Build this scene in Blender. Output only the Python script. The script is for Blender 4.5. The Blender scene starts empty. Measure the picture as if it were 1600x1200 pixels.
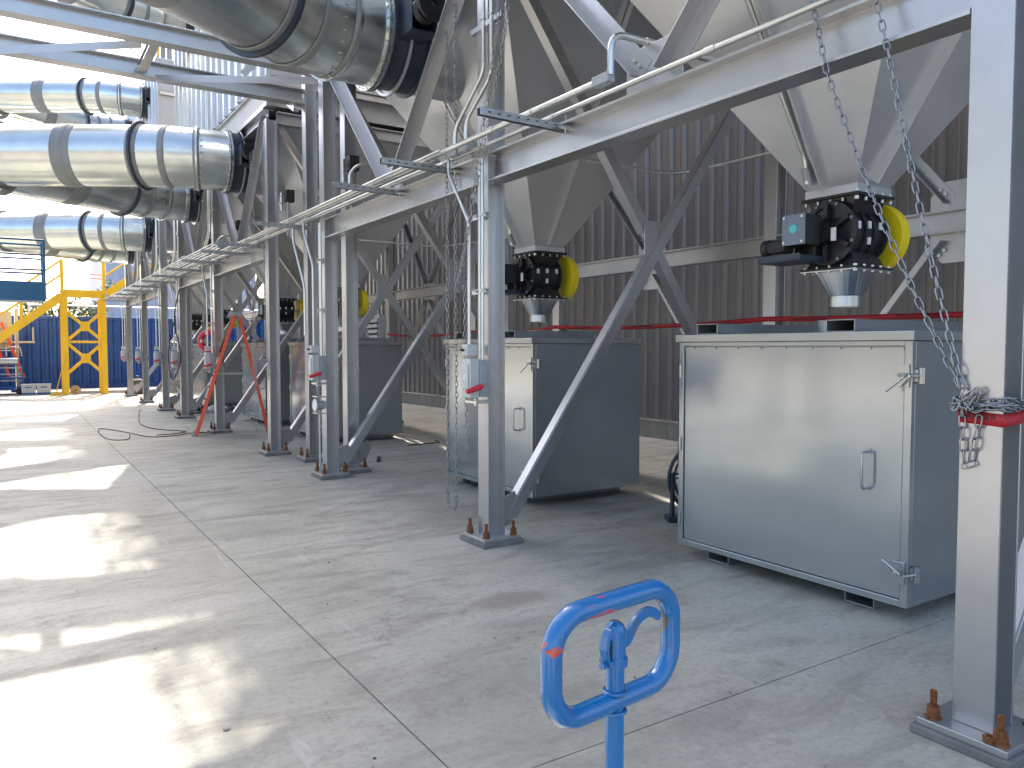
import bpy, math, random
from mathutils import Vector as V, Matrix, Quaternion
random.seed(7)
R = math.radians
sc = bpy.context.scene
C = sc.collection

# ---------------------------------------------------------------- camera, light, exposure
cam = bpy.data.objects.new('camera', bpy.data.cameras.new('camera')); C.objects.link(cam)
cam.location = (0, 0, 1.6)
cam.rotation_euler = (R(90 - 2.708), 0, R(-33.053))
cam.data.sensor_width = 36; cam.data.lens = 1205 / 1600 * 36
cam.data.clip_start = .05; cam.data.clip_end = 2000
sc.camera = cam
SUN_EL, SUN_AZ = 45.0, 15.0
wd = bpy.data.worlds.new('World'); sc.world = wd; wd.use_nodes = True
nt = wd.node_tree
sky = nt.nodes.new('ShaderNodeTexSky'); sky.sky_type = 'NISHITA'; sky.sun_disc = False
sky.sun_elevation = R(SUN_EL); sky.sun_rotation = R(SUN_AZ); sky.air_density = .9; sky.dust_density = 4.5; sky.ozone_density = .6
bg = nt.nodes['Background']; bg.inputs[1].default_value = 0.15
nt.links.new(sky.outputs[0], bg.inputs[0])
sl = bpy.data.lights.new('sun', 'SUN'); sl.energy = 2.7; sl.angle = R(.55); sl.color = (1, .93, .82)
so = bpy.data.objects.new('sun', sl); C.objects.link(so)
sd = -V((math.sin(R(SUN_AZ)) * math.cos(R(SUN_EL)), math.cos(R(SUN_AZ)) * math.cos(R(SUN_EL)), math.sin(R(SUN_EL))))
so.rotation_euler = sd.to_track_quat('-Z', 'Y').to_euler(); so.location = (0, 0, 20)
vs = sc.view_settings; vs.view_transform = 'Standard'; vs.look = 'None'; vs.gamma = 1; vs.use_curve_mapping = False
vs.exposure = 1.98
sc.render.engine = 'CYCLES'
sc.cycles.max_bounces = 8; sc.cycles.diffuse_bounces = 4; sc.cycles.glossy_bounces = 4

# ---------------------------------------------------------------- materials
M = {}
class N:
    def __init__(s, name):
        s.m = bpy.data.materials.new(name); s.m.use_nodes = True; s.t = s.m.node_tree
        s.p = s.t.nodes['Principled BSDF']; M[name] = s.m
    def n(s, k, **kw):
        x = s.t.nodes.new('ShaderNode' + k)
        for a, b in kw.items():
            if a.startswith('i_'): x.inputs[a[2:].replace('_', ' ')].default_value = b
            else: setattr(x, a, b)
        return x
    def l(s, a, b): s.t.links.new(a, b)
    def pos(s, scale=None, world=False):
        o = s.n('NewGeometry').outputs['Position'] if world else s.n('TexCoord').outputs['Object']
        if scale:
            mp = s.n('Mapping'); mp.inputs['Scale'].default_value = scale; s.l(o, mp.inputs[0]); o = mp.outputs[0]
        return o
    def noise(s, co, sc_, det=4, rough=.6, dist=0):
        x = s.n('TexNoise'); x.inputs['Scale'].default_value = sc_; x.inputs['Detail'].default_value = det
        x.inputs['Roughness'].default_value = rough; x.inputs['Distortion'].default_value = dist
        s.l(co, x.inputs['Vector']); return x.outputs['Fac']
    def ramp(s, f, stops):
        x = s.n('ValToRGB'); e = x.color_ramp.elements
        e[0].position, e[0].color = stops[0][0], (*stops[0][1], 1)
        e[1].position, e[1].color = stops[-1][0], (*stops[-1][1], 1)
        for p, c in stops[1:-1]:
            q = e.new(p); q.color = (*c, 1)
        s.l(f, x.inputs[0]); return x.outputs[0]
    def rng(s, f, a, b, c, d):
        x = s.n('MapRange'); x.inputs[1].default_value = a; x.inputs[2].default_value = b
        x.inputs[3].default_value = c; x.inputs[4].default_value = d; s.l(f, x.inputs[0]); return x.outputs[0]
    def mix(s, f, a, b, mode='MIX'):
        x = s.n('Mix', data_type='RGBA', blend_type=mode)
        if isinstance(f, (int, float)): x.inputs[0].default_value = f
        else: s.l(f, x.inputs[0])
        for i, q in ((6, a), (7, b)):
            if isinstance(q, tuple): x.inputs[i].default_value = (*q, 1)
            else: s.l(q, x.inputs[i])
        return x.outputs[2]
    def base(s, c): s.l(c, s.p.inputs['Base Color']) if not isinstance(c, tuple) else setattr(s.p.inputs['Base Color'], 'default_value', (*c, 1))
    def rough(s, r):
        if isinstance(r, (int, float)): s.p.inputs['Roughness'].default_value = r
        else: s.l(r, s.p.inputs['Roughness'])
    def metal(s, v): s.p.inputs['Metallic'].default_value = v
    def bump(s, h, st, d=.01):
        x = s.n('Bump'); x.inputs['Strength'].default_value = st; x.inputs['Distance'].default_value = d
        s.l(h, x.inputs['Height']); s.l(x.outputs[0], s.p.inputs['Normal'])

def paint(name, col, r=.35, var=.12, bump=.15, dirt=(.16, .14, .12), dirt_amt=.25, coat=0, wav=None, met=0):
    a = N(name); a.metal(met); co = a.pos()
    n1 = a.noise(co, 2.2, 5, .62); n2 = a.noise(co, 34, 3)
    dk = tuple(c * (1 - var) for c in col); lt = tuple(min(1, c * (1 + var)) for c in col)
    c1 = a.ramp(n1, [(.3, dk), (.7, lt)])
    c2 = c1
    if dirt_amt:
        n3 = a.noise(a.pos((1, 1, .35)), 5, 7, .75)
        c2 = a.mix(a.rng(n3, .62, .78, 0, dirt_amt), c1, dirt)
    a.base(c2); a.rough(a.rng(a.noise(co, 1.1, 1, .3), .3, .7, r * .9, r * 1.1))
    if wav: a.bump(a.noise(co, wav[0], 2, .4), wav[1], wav[2])
    elif bump: a.bump(n2, bump, .002)
    if coat: a.p.inputs['Coat Weight'].default_value = coat; a.p.inputs['Coat Roughness'].default_value = .15
    return a
paint('steel_paint', (.465, .468, .475), .30, .07, .12, dirt_amt=.15, met=.78)
paint('hopper_paint', (.56, .575, .585), .32, .05, wav=(1.6, .5, .03), dirt_amt=.1, met=.72)
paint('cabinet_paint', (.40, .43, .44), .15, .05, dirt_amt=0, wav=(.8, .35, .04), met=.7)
paint('cabinet_side_paint', (.31, .34, .36), .30, .05, dirt_amt=0, wav=(.9, .25, .03), met=.65)  # darker copy of the cabinet paint; shade on the sides is in its colour
paint('yellow_paint', (.80, .47, .015), .4, .06)
paint('guard_yellow', (.78, .62, .01), .42, .05)
paint('navy_paint', (.025, .036, .055), .38, .2)
paint('black_paint', (.012, .013, .015), .34, .3)
paint('black_plastic', (.015, .015, .016), .5, .2)
paint('slate_lid', (.16, .20, .25), .45, .05)
paint('orange_fibreglass', (.75, .085, .025), .42, .08)
paint('red_plastic', (.62, .012, .035), .38, .05)
paint('lift_blue', (.01, .11, .25), .4, .1)
paint('white_plastic', (.48, .50, .49), .42, .05)
paint('switch_grey', (.30, .33, .35), .38, .05)
paint('cream_paint', (.55, .50, .36), .5, .06)
paint('container_blue', (.013, .075, .31), .42, .25, dirt=(.10, .12, .15), dirt_amt=.35)
paint('wood', (.45, .30, .16), .7, .25)
paint('brown_canvas', (.09, .065, .05), .85, .3)
paint('rubber', (.02, .02, .02), .75, .2)
paint('label_white', (.7, .7, .68), .5, .03)
paint('label_cyan', (.08, .55, .55), .5, .03)
paint('tape_red', (.42, .015, .025), .45, .1)
paint('ink_black', (.012, .01, .01), .6, .02)
paint('far_siding', (.38, .43, .50), .5, .06)
paint('far_white', (.40, .42, .42), .55, .06)
paint('sealant', (.21, .225, .225), .55, .12, bump=.5)
paint('grout', (.15, .15, .145), .85, .35, bump=.6)
paint('block_wall', (.23, .225, .20), .85, .12, bump=.6)
paint('leaf_green', (.12, .15, .06), .7, .4)
paint('bark', (.10, .08, .06), .9, .3)
paint('handle_black', (.02, .02, .02), .5, .1)

# wall and housing sheets
a = N('wall_sheet'); co = a.pos((1, 1, .6)); n = a.noise(co, .8, 4)
a.base(a.ramp(n, [(.3, (.190, .182, .180)), (.7, (.210, .202, .200))])); a.metal(.35); a.rough(.33); a.p.inputs['Coat Weight'].default_value = .15
a.bump(a.noise(a.pos((1, 1, .3)), 3, 1), .15, .006)
a = N('housing_sheet'); n = a.noise(a.pos((1, 1, .3)), 3, 5)
a.base(a.ramp(n, [(.3, (.44, .46, .48)), (.7, (.56, .58, .60))])); a.metal(.55); a.rough(a.rng(n, .3, .7, .28, .4)); a.bump(a.noise(a.pos(), 5, 2), .3, .01)
a = N('housing_plate'); n = a.noise(a.pos(), 2, 5)
a.base(a.ramp(n, [(.3, (.42, .42, .42)), (.7, (.5, .5, .5))])); a.rough(.45)
# galvanised
def galv(name, lo, hi, r0, r1, bs=.3, bd=.02, wsc=1.2):
    a = N(name); co = a.pos()
    vo = a.n('TexVoronoi'); vo.inputs['Scale'].default_value = 42; a.l(co, vo.inputs['Vector'])
    sep = a.n('SeparateColor'); a.l(vo.outputs['Color'], sep.inputs[0])
    n1 = a.noise(co, 2.6, 2, .4)
    a.base(a.mix(a.rng(sep.outputs[0], 0, 1, .0, .2), a.ramp(n1, [(.3, lo), (.7, hi)]), (.50, .52, .52)))
    a.metal(1)
    ad = a.n('Math', operation='ADD'); ad.inputs[0].default_value = (r0 + r1) / 2; a.l(a.rng(sep.outputs[1], 0, 1, 0, .035), ad.inputs[1])
    a.rough(ad.outputs[0]); a.bump(a.noise(co, wsc, 3, .5), bs, bd)
galv('galvanised', (.52, .55, .54), (.66, .68, .66), .13, .24)
galv('duct_galvanised', (.56, .60, .58), (.70, .73, .70), .15, .32, .45, .035, 1.6)
galv('conduit_galvanised', (.58, .60, .58), (.70, .72, .70), .26, .40, .15, .004)
galv('strut_galvanised', (.42, .46, .50), (.56, .59, .62), .3, .5, .2, .004, 9)
galv('chain_steel', (.22, .23, .24), (.36, .37, .38), .25, .38, .1, .002)
galv('spout_galvanised', (.42, .46, .48), (.55, .58, .60), .24, .38, .3, .01, 4)
a = N('bolt_zinc'); a.base((.58, .59, .58)); a.metal(1); a.rough(.3)
a = N('rust'); n = a.noise(a.pos(), 60, 5); a.base(a.ramp(n, [(.3, (.10, .035, .014)), (.7, (.30, .12, .04))])); a.rough(.85); a.metal(.3); a.bump(n, .7, .003)
# jack blue with chips
a = N('jack_blue'); co = a.pos(); n1 = a.noise(co, 9, 6, .7, .6); n2 = a.noise(co, 60, 3); n4 = a.noise(co, 5, 4, .6, .8)
c = a.mix(a.rng(n4, .585, .60, 0, 1), (.0, .13, .36), (.5, .05, .02))
c = a.mix(a.rng(n1, .60, .615, 0, 1), c, (.10, .085, .08))
a.base(c); a.rough(.26); a.p.inputs['Coat Weight'].default_value = .7; a.p.inputs['Coat Roughness'].default_value = .07; a.bump(a.noise(co, 25, 3), .35, .003)
# concrete
a = N('concrete'); a.p.inputs['Specular IOR Level'].default_value = .35; P = a.pos(world=True)
big = a.noise(P, .55, 6, .62, .4); mid = a.noise(a.pos((.55, 1.6, 1), world=True), 2.2, 8, .68, .7); fine = a.noise(P, 28, 6, .7); grit = a.noise(P, 170, 3, .6)
c = a.ramp(big, [(.3, (.295, .285, .235)), (.5, (.41, .395, .335)), (.7, (.49, .475, .41))])
c = a.mix(a.rng(mid, .47, .66, 0, .7), c, (.235, .218, .185))
c = a.mix(a.rng(mid, .38, .22, 0, .45), c, (.52, .505, .45))
c = a.mix(a.rng(fine, .48, .70, 0, .5), c, (.20, .19, .17))
sp = a.noise(P, 11, 10, .85); msk = a.noise(P, 1.3, 3, .5)
mm = a.n('Math', operation='MULTIPLY'); a.l(a.rng(sp, .575, .62, 0, 1), mm.inputs[0]); a.l(a.rng(msk, .46, .58, 0, .8), mm.inputs[1])
c = a.mix(mm.outputs[0], c, (.11, .10, .085))
bl = a.noise(P, 4.2, 9, .78, .5); bm = a.noise(P, .75, 3, .5)
m2 = a.n('Math', operation='MULTIPLY'); a.l(a.rng(bl, .53, .66, 0, 1), m2.inputs[0]); a.l(a.rng(bm, .44, .62, .05, .7), m2.inputs[1])
c = a.mix(m2.outputs[0], c, (.175, .165, .14))
sc2 = a.noise(a.pos((1, .12, 1), world=True), 9, 4, .6); c = a.mix(a.rng(sc2, .64, .74, 0, .35), c, (.56, .55, .52))
sp2 = a.noise(P, 42, 2, .5); c = a.mix(a.rng(sp2, .755, .775, 0, .9), c, (.05, .045, .04))
sp3 = a.noise(P, 33, 2, .5); c = a.mix(a.rng(sp3, .235, .215, 0, .6), c, (.60, .60, .58))
# rusty water stain near the cabinets
for (sx, sy, rx, ry, amt) in ((2.62, 4.05, .34, .16, .5), (2.95, 6.2, .5, .2, .18), (3.5, 5.0, .25, .25, .25), (2.3, 8.1, .6, .3, .15)):
    mp = a.n('Mapping'); mp.inputs['Location'].default_value = (-sx / rx, -sy / ry, 0); mp.inputs['Scale'].default_value = (1 / rx, 1 / ry, 0)
    a.l(P, mp.inputs[0]); ln = a.n('VectorMath', operation='LENGTH'); a.l(mp.outputs[0], ln.inputs[0])
    ad = a.n('Math', operation='ADD'); a.l(ln.outputs['Value'], ad.inputs[0]); a.l(a.rng(mid, .3, .7, -.5, .5), ad.inputs[1])
    c = a.mix(a.rng(ad.outputs[0], .35, 1.0, amt, 0), c, (.17, .115, .085))
a.base(c)
rr = a.n('Math', operation='ADD'); a.l(a.rng(big, .3, .7, .50, .66), rr.inputs[0]); a.l(a.rng(mid, .3, .7, -.04, .14), rr.inputs[1]); a.rough(rr.outputs[0])
hh = a.n('Math', operation='ADD'); a.l(fine, hh.inputs[0]); a.l(grit, hh.inputs[1]); a.bump(hh.outputs[0], .22, .004)
a = N('gravel_ground'); n = a.noise(a.pos(world=True), 3, 9, .75); a.base(a.ramp(n, [(.3, (.20, .17, .13)), (.7, (.34, .30, .25))])); a.rough(.95); a.bump(n, .5, .05)
a = N('joint_dark'); a.base((.09, .085, .078)); a.rough(.9)
# ladder / roller label colours reuse label_white

# ---------------------------------------------------------------- mesh builder
STUFF = {'guard_bars', 'bolt_pair', 'flange_bolts', 'damper_bolts', 'cover_bolts', 'lid_screws', 'warning_labels', 'slot', 'door_seal_clip', 'crown', 'beam_clamp', 'conduit_clamp', 'clamp', 'strap', 'hinge', 'shelf', 'wrap_fold'}
class MB:
    def __init__(s): s.v = []; s.f = []; s.s = []
    def add(s, vs_, fs, sm=False):
        o = len(s.v); s.v += [V(p) for p in vs_]; s.f += [[i + o for i in f] for f in fs]; s.s += [sm] * len(fs); return s
    def box(s, x0, x1, y0, y1, z0, z1):
        return s.add([(x0, y0, z0), (x1, y0, z0), (x1, y1, z0), (x0, y1, z0), (x0, y0, z1), (x1, y0, z1), (x1, y1, z1), (x0, y1, z1)],
                     [(0, 3, 2, 1), (4, 5, 6, 7), (0, 1, 5, 4), (1, 2, 6, 5), (2, 3, 7, 6), (3, 0, 4, 7)])
    def sec(s, p0, p1, poly, up=(0, 0, 1), sm=False):
        p0 = V(p0); p1 = V(p1); d = (p1 - p0).normalized(); up = V(up)
        if abs(d.dot(up)) > .999: up = V((1, 0, 0))
        a = d.cross(up).normalized(); b = a.cross(d).normalized(); n = len(poly)
        vs_ = [p0 + a * x + b * y for x, y in poly] + [p1 + a * x + b * y for x, y in poly]
        fs = [(i, (i + 1) % n, n + (i + 1) % n, n + i) for i in range(n)]
        s.add(vs_, fs, sm); return s.add(vs_, [tuple(range(n - 1, -1, -1)), tuple(range(n, 2 * n))])
    def bar(s, p0, p1, w, h, up=(0, 0, 1)):
        return s.sec(p0, p1, [(-w / 2, -h / 2), (w / 2, -h / 2), (w / 2, h / 2), (-w / 2, h / 2)], up)
    def tube(s, pts, r, n=10, closed=False, cap=True):
        pts = [V(p) for p in pts]; m = len(pts); rings = []
        t0 = (pts[1] - pts[0]).normalized()
        nrm = t0.orthogonal().normalized()
        for i, p in enumerate(pts):
            if closed: t = (pts[(i + 1) % m] - pts[i - 1]).normalized()
            else: t = (pts[min(i + 1, m - 1)] - pts[max(i - 1, 0)]).normalized()
            nrm = (nrm - t * nrm.dot(t))
            nrm = nrm.normalized() if nrm.length > 1e-6 else t.orthogonal().normalized()
            b = t.cross(nrm); rr_ = r[i] if isinstance(r, (list, tuple)) else r
            rings.append([p + (nrm * math.cos(2 * math.pi * k / n) + b * math.sin(2 * math.pi * k / n)) * rr_ for k in range(n)])
        vs_ = [q for g in rings for q in g]; fs = []
        for i in range(m if closed else m - 1):
            j = (i + 1) % m
            for k in range(n): fs.append((i * n + k, i * n + (k + 1) % n, j * n + (k + 1) % n, j * n + k))
        s.add(vs_, fs, True)
        if cap and not closed: s.add(rings[0], [tuple(range(n - 1, -1, -1))]); s.add(rings[-1], [tuple(range(n))])
        return s
    def cyl(s, p0, p1, r, n=16): return s.tube([p0, p1], r, n)
    def lathe(s, p, ax, prof, n=24, sm=True):   # prof: (radius, distance along axis)
        p = V(p); ax = V(ax).normalized(); u = ax.orthogonal().normalized(); w = ax.cross(u); vs_ = []
        for r, t in prof:
            vs_ += [p + ax * t + (u * math.cos(2 * math.pi * k / n) + w * math.sin(2 * math.pi * k / n)) * r for k in range(n)]
        for i in range(len(prof) - 1):
            q = vs_[i * n:(i + 2) * n]; s.add(q, [(k, (k + 1) % n, n + (k + 1) % n, n + k) for k in range(n)], sm)
        return s
    def disc(s, p, ax, r, h, n=24): return s.lathe(p, ax, [(0.0005, 0), (r, 0), (r, h), (0.0005, h)], n, False)
    def plate(s, pts, nrm, th):                 # polygon plate of thickness th along nrm
        nrm = V(nrm).normalized(); n = len(pts); pts = [V(p) for p in pts]
        vs_ = [p - nrm * th / 2 for p in pts] + [p + nrm * th / 2 for p in pts]
        return s.add(vs_, [tuple(range(n - 1, -1, -1)), tuple(range(n, 2 * n))] + [(i, (i + 1) % n, n + (i + 1) % n, n + i) for i in range(n)])
    def build(s, name, mat, parent=None, bevel=0, loc=None):
        me = bpy.data.meshes.new(name)
        off = V(loc) if loc is not None else (parent_world(parent) if parent else V((0, 0, 0)))
        me.from_pydata([tuple(p - off) for p in s.v], [], s.f); me.validate(); me.update()
        if len(s.s) == len(me.polygons): me.polygons.foreach_set('use_smooth', s.s)
        me.materials.append(M[mat])
        o = bpy.data.objects.new(name, me); C.objects.link(o)
        if name in STUFF: o['kind'] = 'stuff'
        if parent: o.parent = parent
        elif loc is not None: o.location = loc
        if bevel:
            b = o.modifiers.new('bevel', 'BEVEL'); b.width = bevel; b.segments = 2; b.limit_method = 'ANGLE'; b.angle_limit = R(50); b.harden_normals = False
        return o
def parent_world(o):
    p = V((0, 0, 0))
    while o: p = p + o.location; o = o.parent
    return p
def I(w, h, tf=.014, tw=.01):
    a, b = w / 2, h / 2
    return [(-a, -b), (a, -b), (a, -b + tf), (tw / 2, -b + tf), (tw / 2, b - tf), (a, b - tf), (a, b), (-a, b), (-a, b - tf), (-tw / 2, b - tf), (-tw / 2, -b + tf), (-a, -b + tf)]
def L(w, h, t=.009): return [(0, 0), (w, 0), (w, t), (t, t), (t, h), (0, h)]
def U(w, h, t=.006): return [(-w / 2, 0), (w / 2, 0), (w / 2, h), (w / 2 - t, h), (w / 2 - t, t), (-w / 2 + t, t), (-w / 2 + t, h), (-w / 2, h)]
def tag(o, label=None, cat=None, group=None, kind=None):
    for k, v in (('label', label), ('category', cat), ('group', group), ('kind', kind)):
        if v: o[k] = v
    return o
def thing(name, loc, label, cat, group=None):
    o = bpy.data.objects.new(name, None); o.empty_display_size = .1; C.objects.link(o); o.location = loc
    return tag(o, label, cat, group)
def dup(root, loc, label=None, rz=None, group=None):
    r = root.copy(); C.objects.link(r); r.location = loc
    if rz is not None: r.rotation_euler = (0, 0, rz)
    if label: r['label'] = label
    if group: r['group'] = group
    for ch in list(root.children):
        c_ = ch.copy(); C.objects.link(c_); c_.parent = r
        for g_ in list(ch.children):
            d_ = g_.copy(); C.objects.link(d_); d_.parent = c_
    return r
def inst(o, parent, loc=None, rot=None):
    c_ = o.copy(); C.objects.link(c_); c_.parent = parent
    if loc is not None: c_.location = loc
    if rot is not None: c_.rotation_mode = 'QUATERNION'; c_.rotation_quaternion = rot
    return c_
def arc(c, r, a0, a1, n, u, w):
    c = V(c); u = V(u); w = V(w)
    return [c + u * (r * math.cos(R(a0 + (a1 - a0) * i / n))) + w * (r * math.sin(R(a0 + (a1 - a0) * i / n))) for i in range(n + 1)]
def smooth_path(pts, rad=.12, n=5):             # polyline with rounded corners
    pts = [V(p) for p in pts]; out = [pts[0]]
    for i in range(1, len(pts) - 1):
        a, b, c_ = pts[i - 1], pts[i], pts[i + 1]
        r = min(rad, (b - a).length * .45, (c_ - b).length * .45)
        p = b + (a - b).normalized() * r; q = b + (c_ - b).normalized() * r
        for k in range(n + 1):
            t = k / n; out.append(p * (1 - t) ** 2 + b * 2 * t * (1 - t) + q * t * t)
    out.append(pts[-1]); return out
def text_mesh(txt, size, mat, name):
    cu = bpy.data.curves.new(name, 'FONT'); cu.body = txt; cu.size = size; cu.extrude = .0006; cu.align_x = 'CENTER'; cu.align_y = 'CENTER'; cu.resolution_u = 2
    to = bpy.data.objects.new('tmp', cu); C.objects.link(to); bpy.context.view_layer.update()
    me = bpy.data.meshes.new_from_object(to.evaluated_get(bpy.context.evaluated_depsgraph_get()))
    bpy.data.objects.remove(to); me.name = name; me.materials.clear(); me.materials.append(M[mat]); return me

# ---------------------------------------------------------------- ground
g = MB().add([(-600, -600, -.16), (600, -600, -.16), (600, 600, -.16), (-600, 600, -.16)], [(0, 1, 2, 3)]).build('ground', 'gravel_ground')
tag(g, kind='structure')
fl = bpy.data.objects.new('concrete_floor', None); C.objects.link(fl); tag(fl, kind='structure')
xs = [-14, -4.2, 1.36, 9.9]; ys = [-14, -3.6, 2.36, 12.3, 22.3, 32.2]
J = .0035
for i in range(len(xs) - 1):
    for j in range(len(ys) - 1):
        MB().box(xs[i] + J, xs[i + 1] - J, ys[j] + (J if ys[j] in (2.36, -3.6) else .0005), ys[j + 1] - (J if ys[j + 1] in (2.36, -3.6) else .0005), -.15, 0).build('slab', 'concrete', fl)
MB().box(-13.9, 9.8, -13.9, 32.1, -.155, -.03).build('joint_filler', 'joint_dark', fl)

# ---------------------------------------------------------------- layout constants
XF, XB = 3.30, 6.82
MODS = [[1.54, 5.38, 9.18], [11.6, 15.2, 18.7], [21.2, 24.6, 28.1]]
BAYS = [3.36, 7.19, 13.3, 16.85, 22.8, 26.3]
ORD = ['first', 'second', 'third', 'fourth', 'fifth', 'sixth', 'seventh', 'eighth', 'ninth', 'tenth', 'eleventh', 'twelfth']
CNT = 'counted from the blue pallet jack'
ZT = 5.15

# ---------------------------------------------------------------- columns
def make_column(top, label):
    t = thing('steel_column', (0, 0, 0), label, 'column', 'grey steel support columns')
    MB().sec((0, 0, .07), (0, 0, top), I(.16, .16, .012, .009), (1, 0, 0)).build('shaft', 'steel_paint', t, .0025)
    MB().box(-.175, .175, -.175, .175, .038, .068).build('base_plate', 'steel_paint', t, .003)
    MB().box(-.195, .195, -.195, .195, 0.0005, .037).build('grout_pad', 'grout', t, .006)
    for sx in (-1, 1):
        for sy in (-1, 1):
            x, y = sx * .13, sy * .13
            b = MB().lathe((x, y, .068), (0, 0, 1), [(.001, 0), (.034, 0), (.034, .006), (.027, .0065), (.027, .030), (.025, .031), (.025, .052), (.014, .0525), (.014, .115), (.001, .115)], 6, False)
            b.build('anchor_bolt', 'rust', t)
    MB().plate([(.083, -.003, .10), (.19, -.003, .12), (.275, -.003, .30), (.22, -.003, .40), (.083, -.003, .34)], (0, 1, 0), .012).build('gusset_plate', 'steel_paint', t, .002)
    return t
DET = {0: 'grey column with chain and red tape knotted round it, beside the pallet jack',
       1: 'grey column with red handled switch box and hanging chains between the two near cabinets',
       2: 'grey column with red handled switch box and round gauge dial below it',
       3: 'slim grey column with small chain tied round it, just past the gauge column',
       4: 'grey column standing directly behind the orange stepladder',
       5: 'grey column with long strut of small boxes and coiled cable past the stepladder',
       6: 'grey column with switch box on strut, seventh along the row from the pallet jack',
       7: 'grey column whose foot trails the black cable across the floor',
       8: 'grey column standing beside the brown backpack at the blue container'}
col0 = None; k = 0
for m in MODS:
    for y in m:
        if col0 is None: col0 = make_column(ZT - .2, DET[0]); col0.location = (XF, y, 0)
        else: dup(col0, (XF, y, 0), DET[k])
        k += 1
k = 0
for m in MODS:
    for y in m:
        dup(col0, (XB, y, 0), 'grey column in the row along the ribbed wall, %s %s' % (ORD[k], CNT), R(180)); k += 1
tall = make_column(9.2, 'tall grey column close beside the gauge column, carrying an overhead duct beam'); tall.location = (3.66, 9.42, 0)
dup(tall, (3.58, 10.68, 0), 'tall grey column before the slim chained column, carrying an overhead beam')
dup(tall, (6.9, 10.68, 0), 'tall grey column by the ribbed wall in the first gap between dust collectors')
dup(tall, (3.62, 19.9, 0), 'tall grey column in the second gap between dust collectors, nearer cabinets')
dup(tall, (-5.0, 9.42, 0), 'tall grey outer column under the first overhead duct beam')
dup(tall, (-5.0, 10.68, 0), 'tall grey outer column under the second overhead duct beam')

# ---------------------------------------------------------------- beams
def beam(p0, p1, w, h, label, up=(0, 0, 1), cat='beam', grp='grey steel beams', bolts=None, mat='steel_paint'):
    t = thing('steel_beam', p0, label, cat, grp)
    MB().sec(p0, p1, I(w, h, .018, .009), up).build('beam_section', mat, t, .0025)
    d = (V(p1) - V(p0)).normalized(); s = d.cross(V((0, 0, 1))).normalized()
    for e, sg in ((p0, 1), (p1, -1)):
        q = V(e) + d * .03 * sg
        c_ = MB()
        for dz in (-h * .25, h * .25):
            c_.disc(q + V((0, 0, dz)) - s * .007, -s, .012, .012, 6); c_.disc(q + V((0, 0, dz)) + s * .007, s, .012, .012, 6)
        c_.build('bolt_pair', 'steel_paint', t)
    return t
MW = ['nearest the pallet jack', 'second from the pallet jack', 'third from the pallet jack']
b = 0
for mi, m in enumerate(MODS):
    for j in range(2):
        y0, y1 = m[j] + .085, m[j + 1] - .085
        beam((XF, y0, 3.035), (XF, y1, 3.035), .16, .23, 'long horizontal front beam under the conduits, %s bay %s' % (ORD[b], CNT))
        beam((XF, y0, 5.03), (XF, y1, 5.03), .16, .2, 'upper front beam at the foot of the housing, %s bay %s' % (ORD[b], CNT))
        beam((XB, y0, 2.68), (XB, y1, 2.68), .15, .2, 'horizontal rear beam behind the hopper, %s bay %s' % (ORD[b], CNT))
        beam((XB, y0, 5.03), (XB, y1, 5.03), .16, .2, 'upper rear beam under the housing, %s bay %s' % (ORD[b], CNT))
        b += 1
k = 0
for m in MODS:
    for y in m:
        beam((XF + .09, y, 4.98), (XB - .09, y, 4.98), .14, .18, 'cross beam under the housing, %s %s' % (ORD[k], CNT)); k += 1
beam((-4.9, 9.42, 5.05), (3.57, 9.42, 5.05), .18, .2, 'long overhead beam running outward from beside the gauge column')
beam((-4.9, 10.68, 5.05), (3.49, 10.68, 5.05), .18, .2, 'long overhead beam parallel behind the first, with white sky under it')
beam((1.45, 9.52, 5.03), (1.45, 10.58, 5.03), .1, .1, 'short strut bridging the two long overhead beams')
# flat diagonals between the two long overhead beams
def angle_member(name, p0, p1, w, label, up=(0, 0, 1), cat='brace', grp='grey steel braces', t_=.009, g0=None, g1=None, nrm=None):
    t = thing(name, p0, label, cat, grp)
    MB().sec(p0, p1, L(w, w, t_), up).build('angle_bar', 'steel_paint', t, .0015)
    d = (V(p1) - V(p0)).normalized()
    if nrm is not None:
        for e, sg in ((p0, 1), (p1, -1)):
            c_ = MB()
            for q in (.06, .14):
                p = V(e) + d * q * sg + V(nrm) * .0
                c_.disc(p - V(nrm) * .03, V(nrm), .013, .06, 6)
            c_.build('bolt_pair', 'bolt_zinc', t)
    return t
for i, (a_, b_) in enumerate((((-3.4, 9.5), (-1.6, 10.6)), ((-1.6, 10.6), (-.0, 10.6)), ((-.05, 10.6), (1.3, 9.5)), ((1.6, 10.6), (3.45, 9.5)))):
    if i == 1: continue
    angle_member('steel_brace', (a_[0], a_[1], 4.99), (b_[0], b_[1], 4.99), .09,
                 ['flat diagonal brace between the overhead beams at their outer end', '', 'flat diagonal brace between the overhead beams, crossing white sky', 'flat diagonal brace between the overhead beams beside the tall columns'][i], up=(0, 0, -1))
angle_member('steel_brace', (3.36, 10.7, 4.85), (3.3, 11.6, 5.4), .09, 'short knee brace from overhead beam to the slim chained column')
angle_member('steel_brace', (2.7, 10.62, 5.17), (3.45, 10.62, 6.0), .09, 'short diagonal knee brace rising from second overhead beam')

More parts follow.
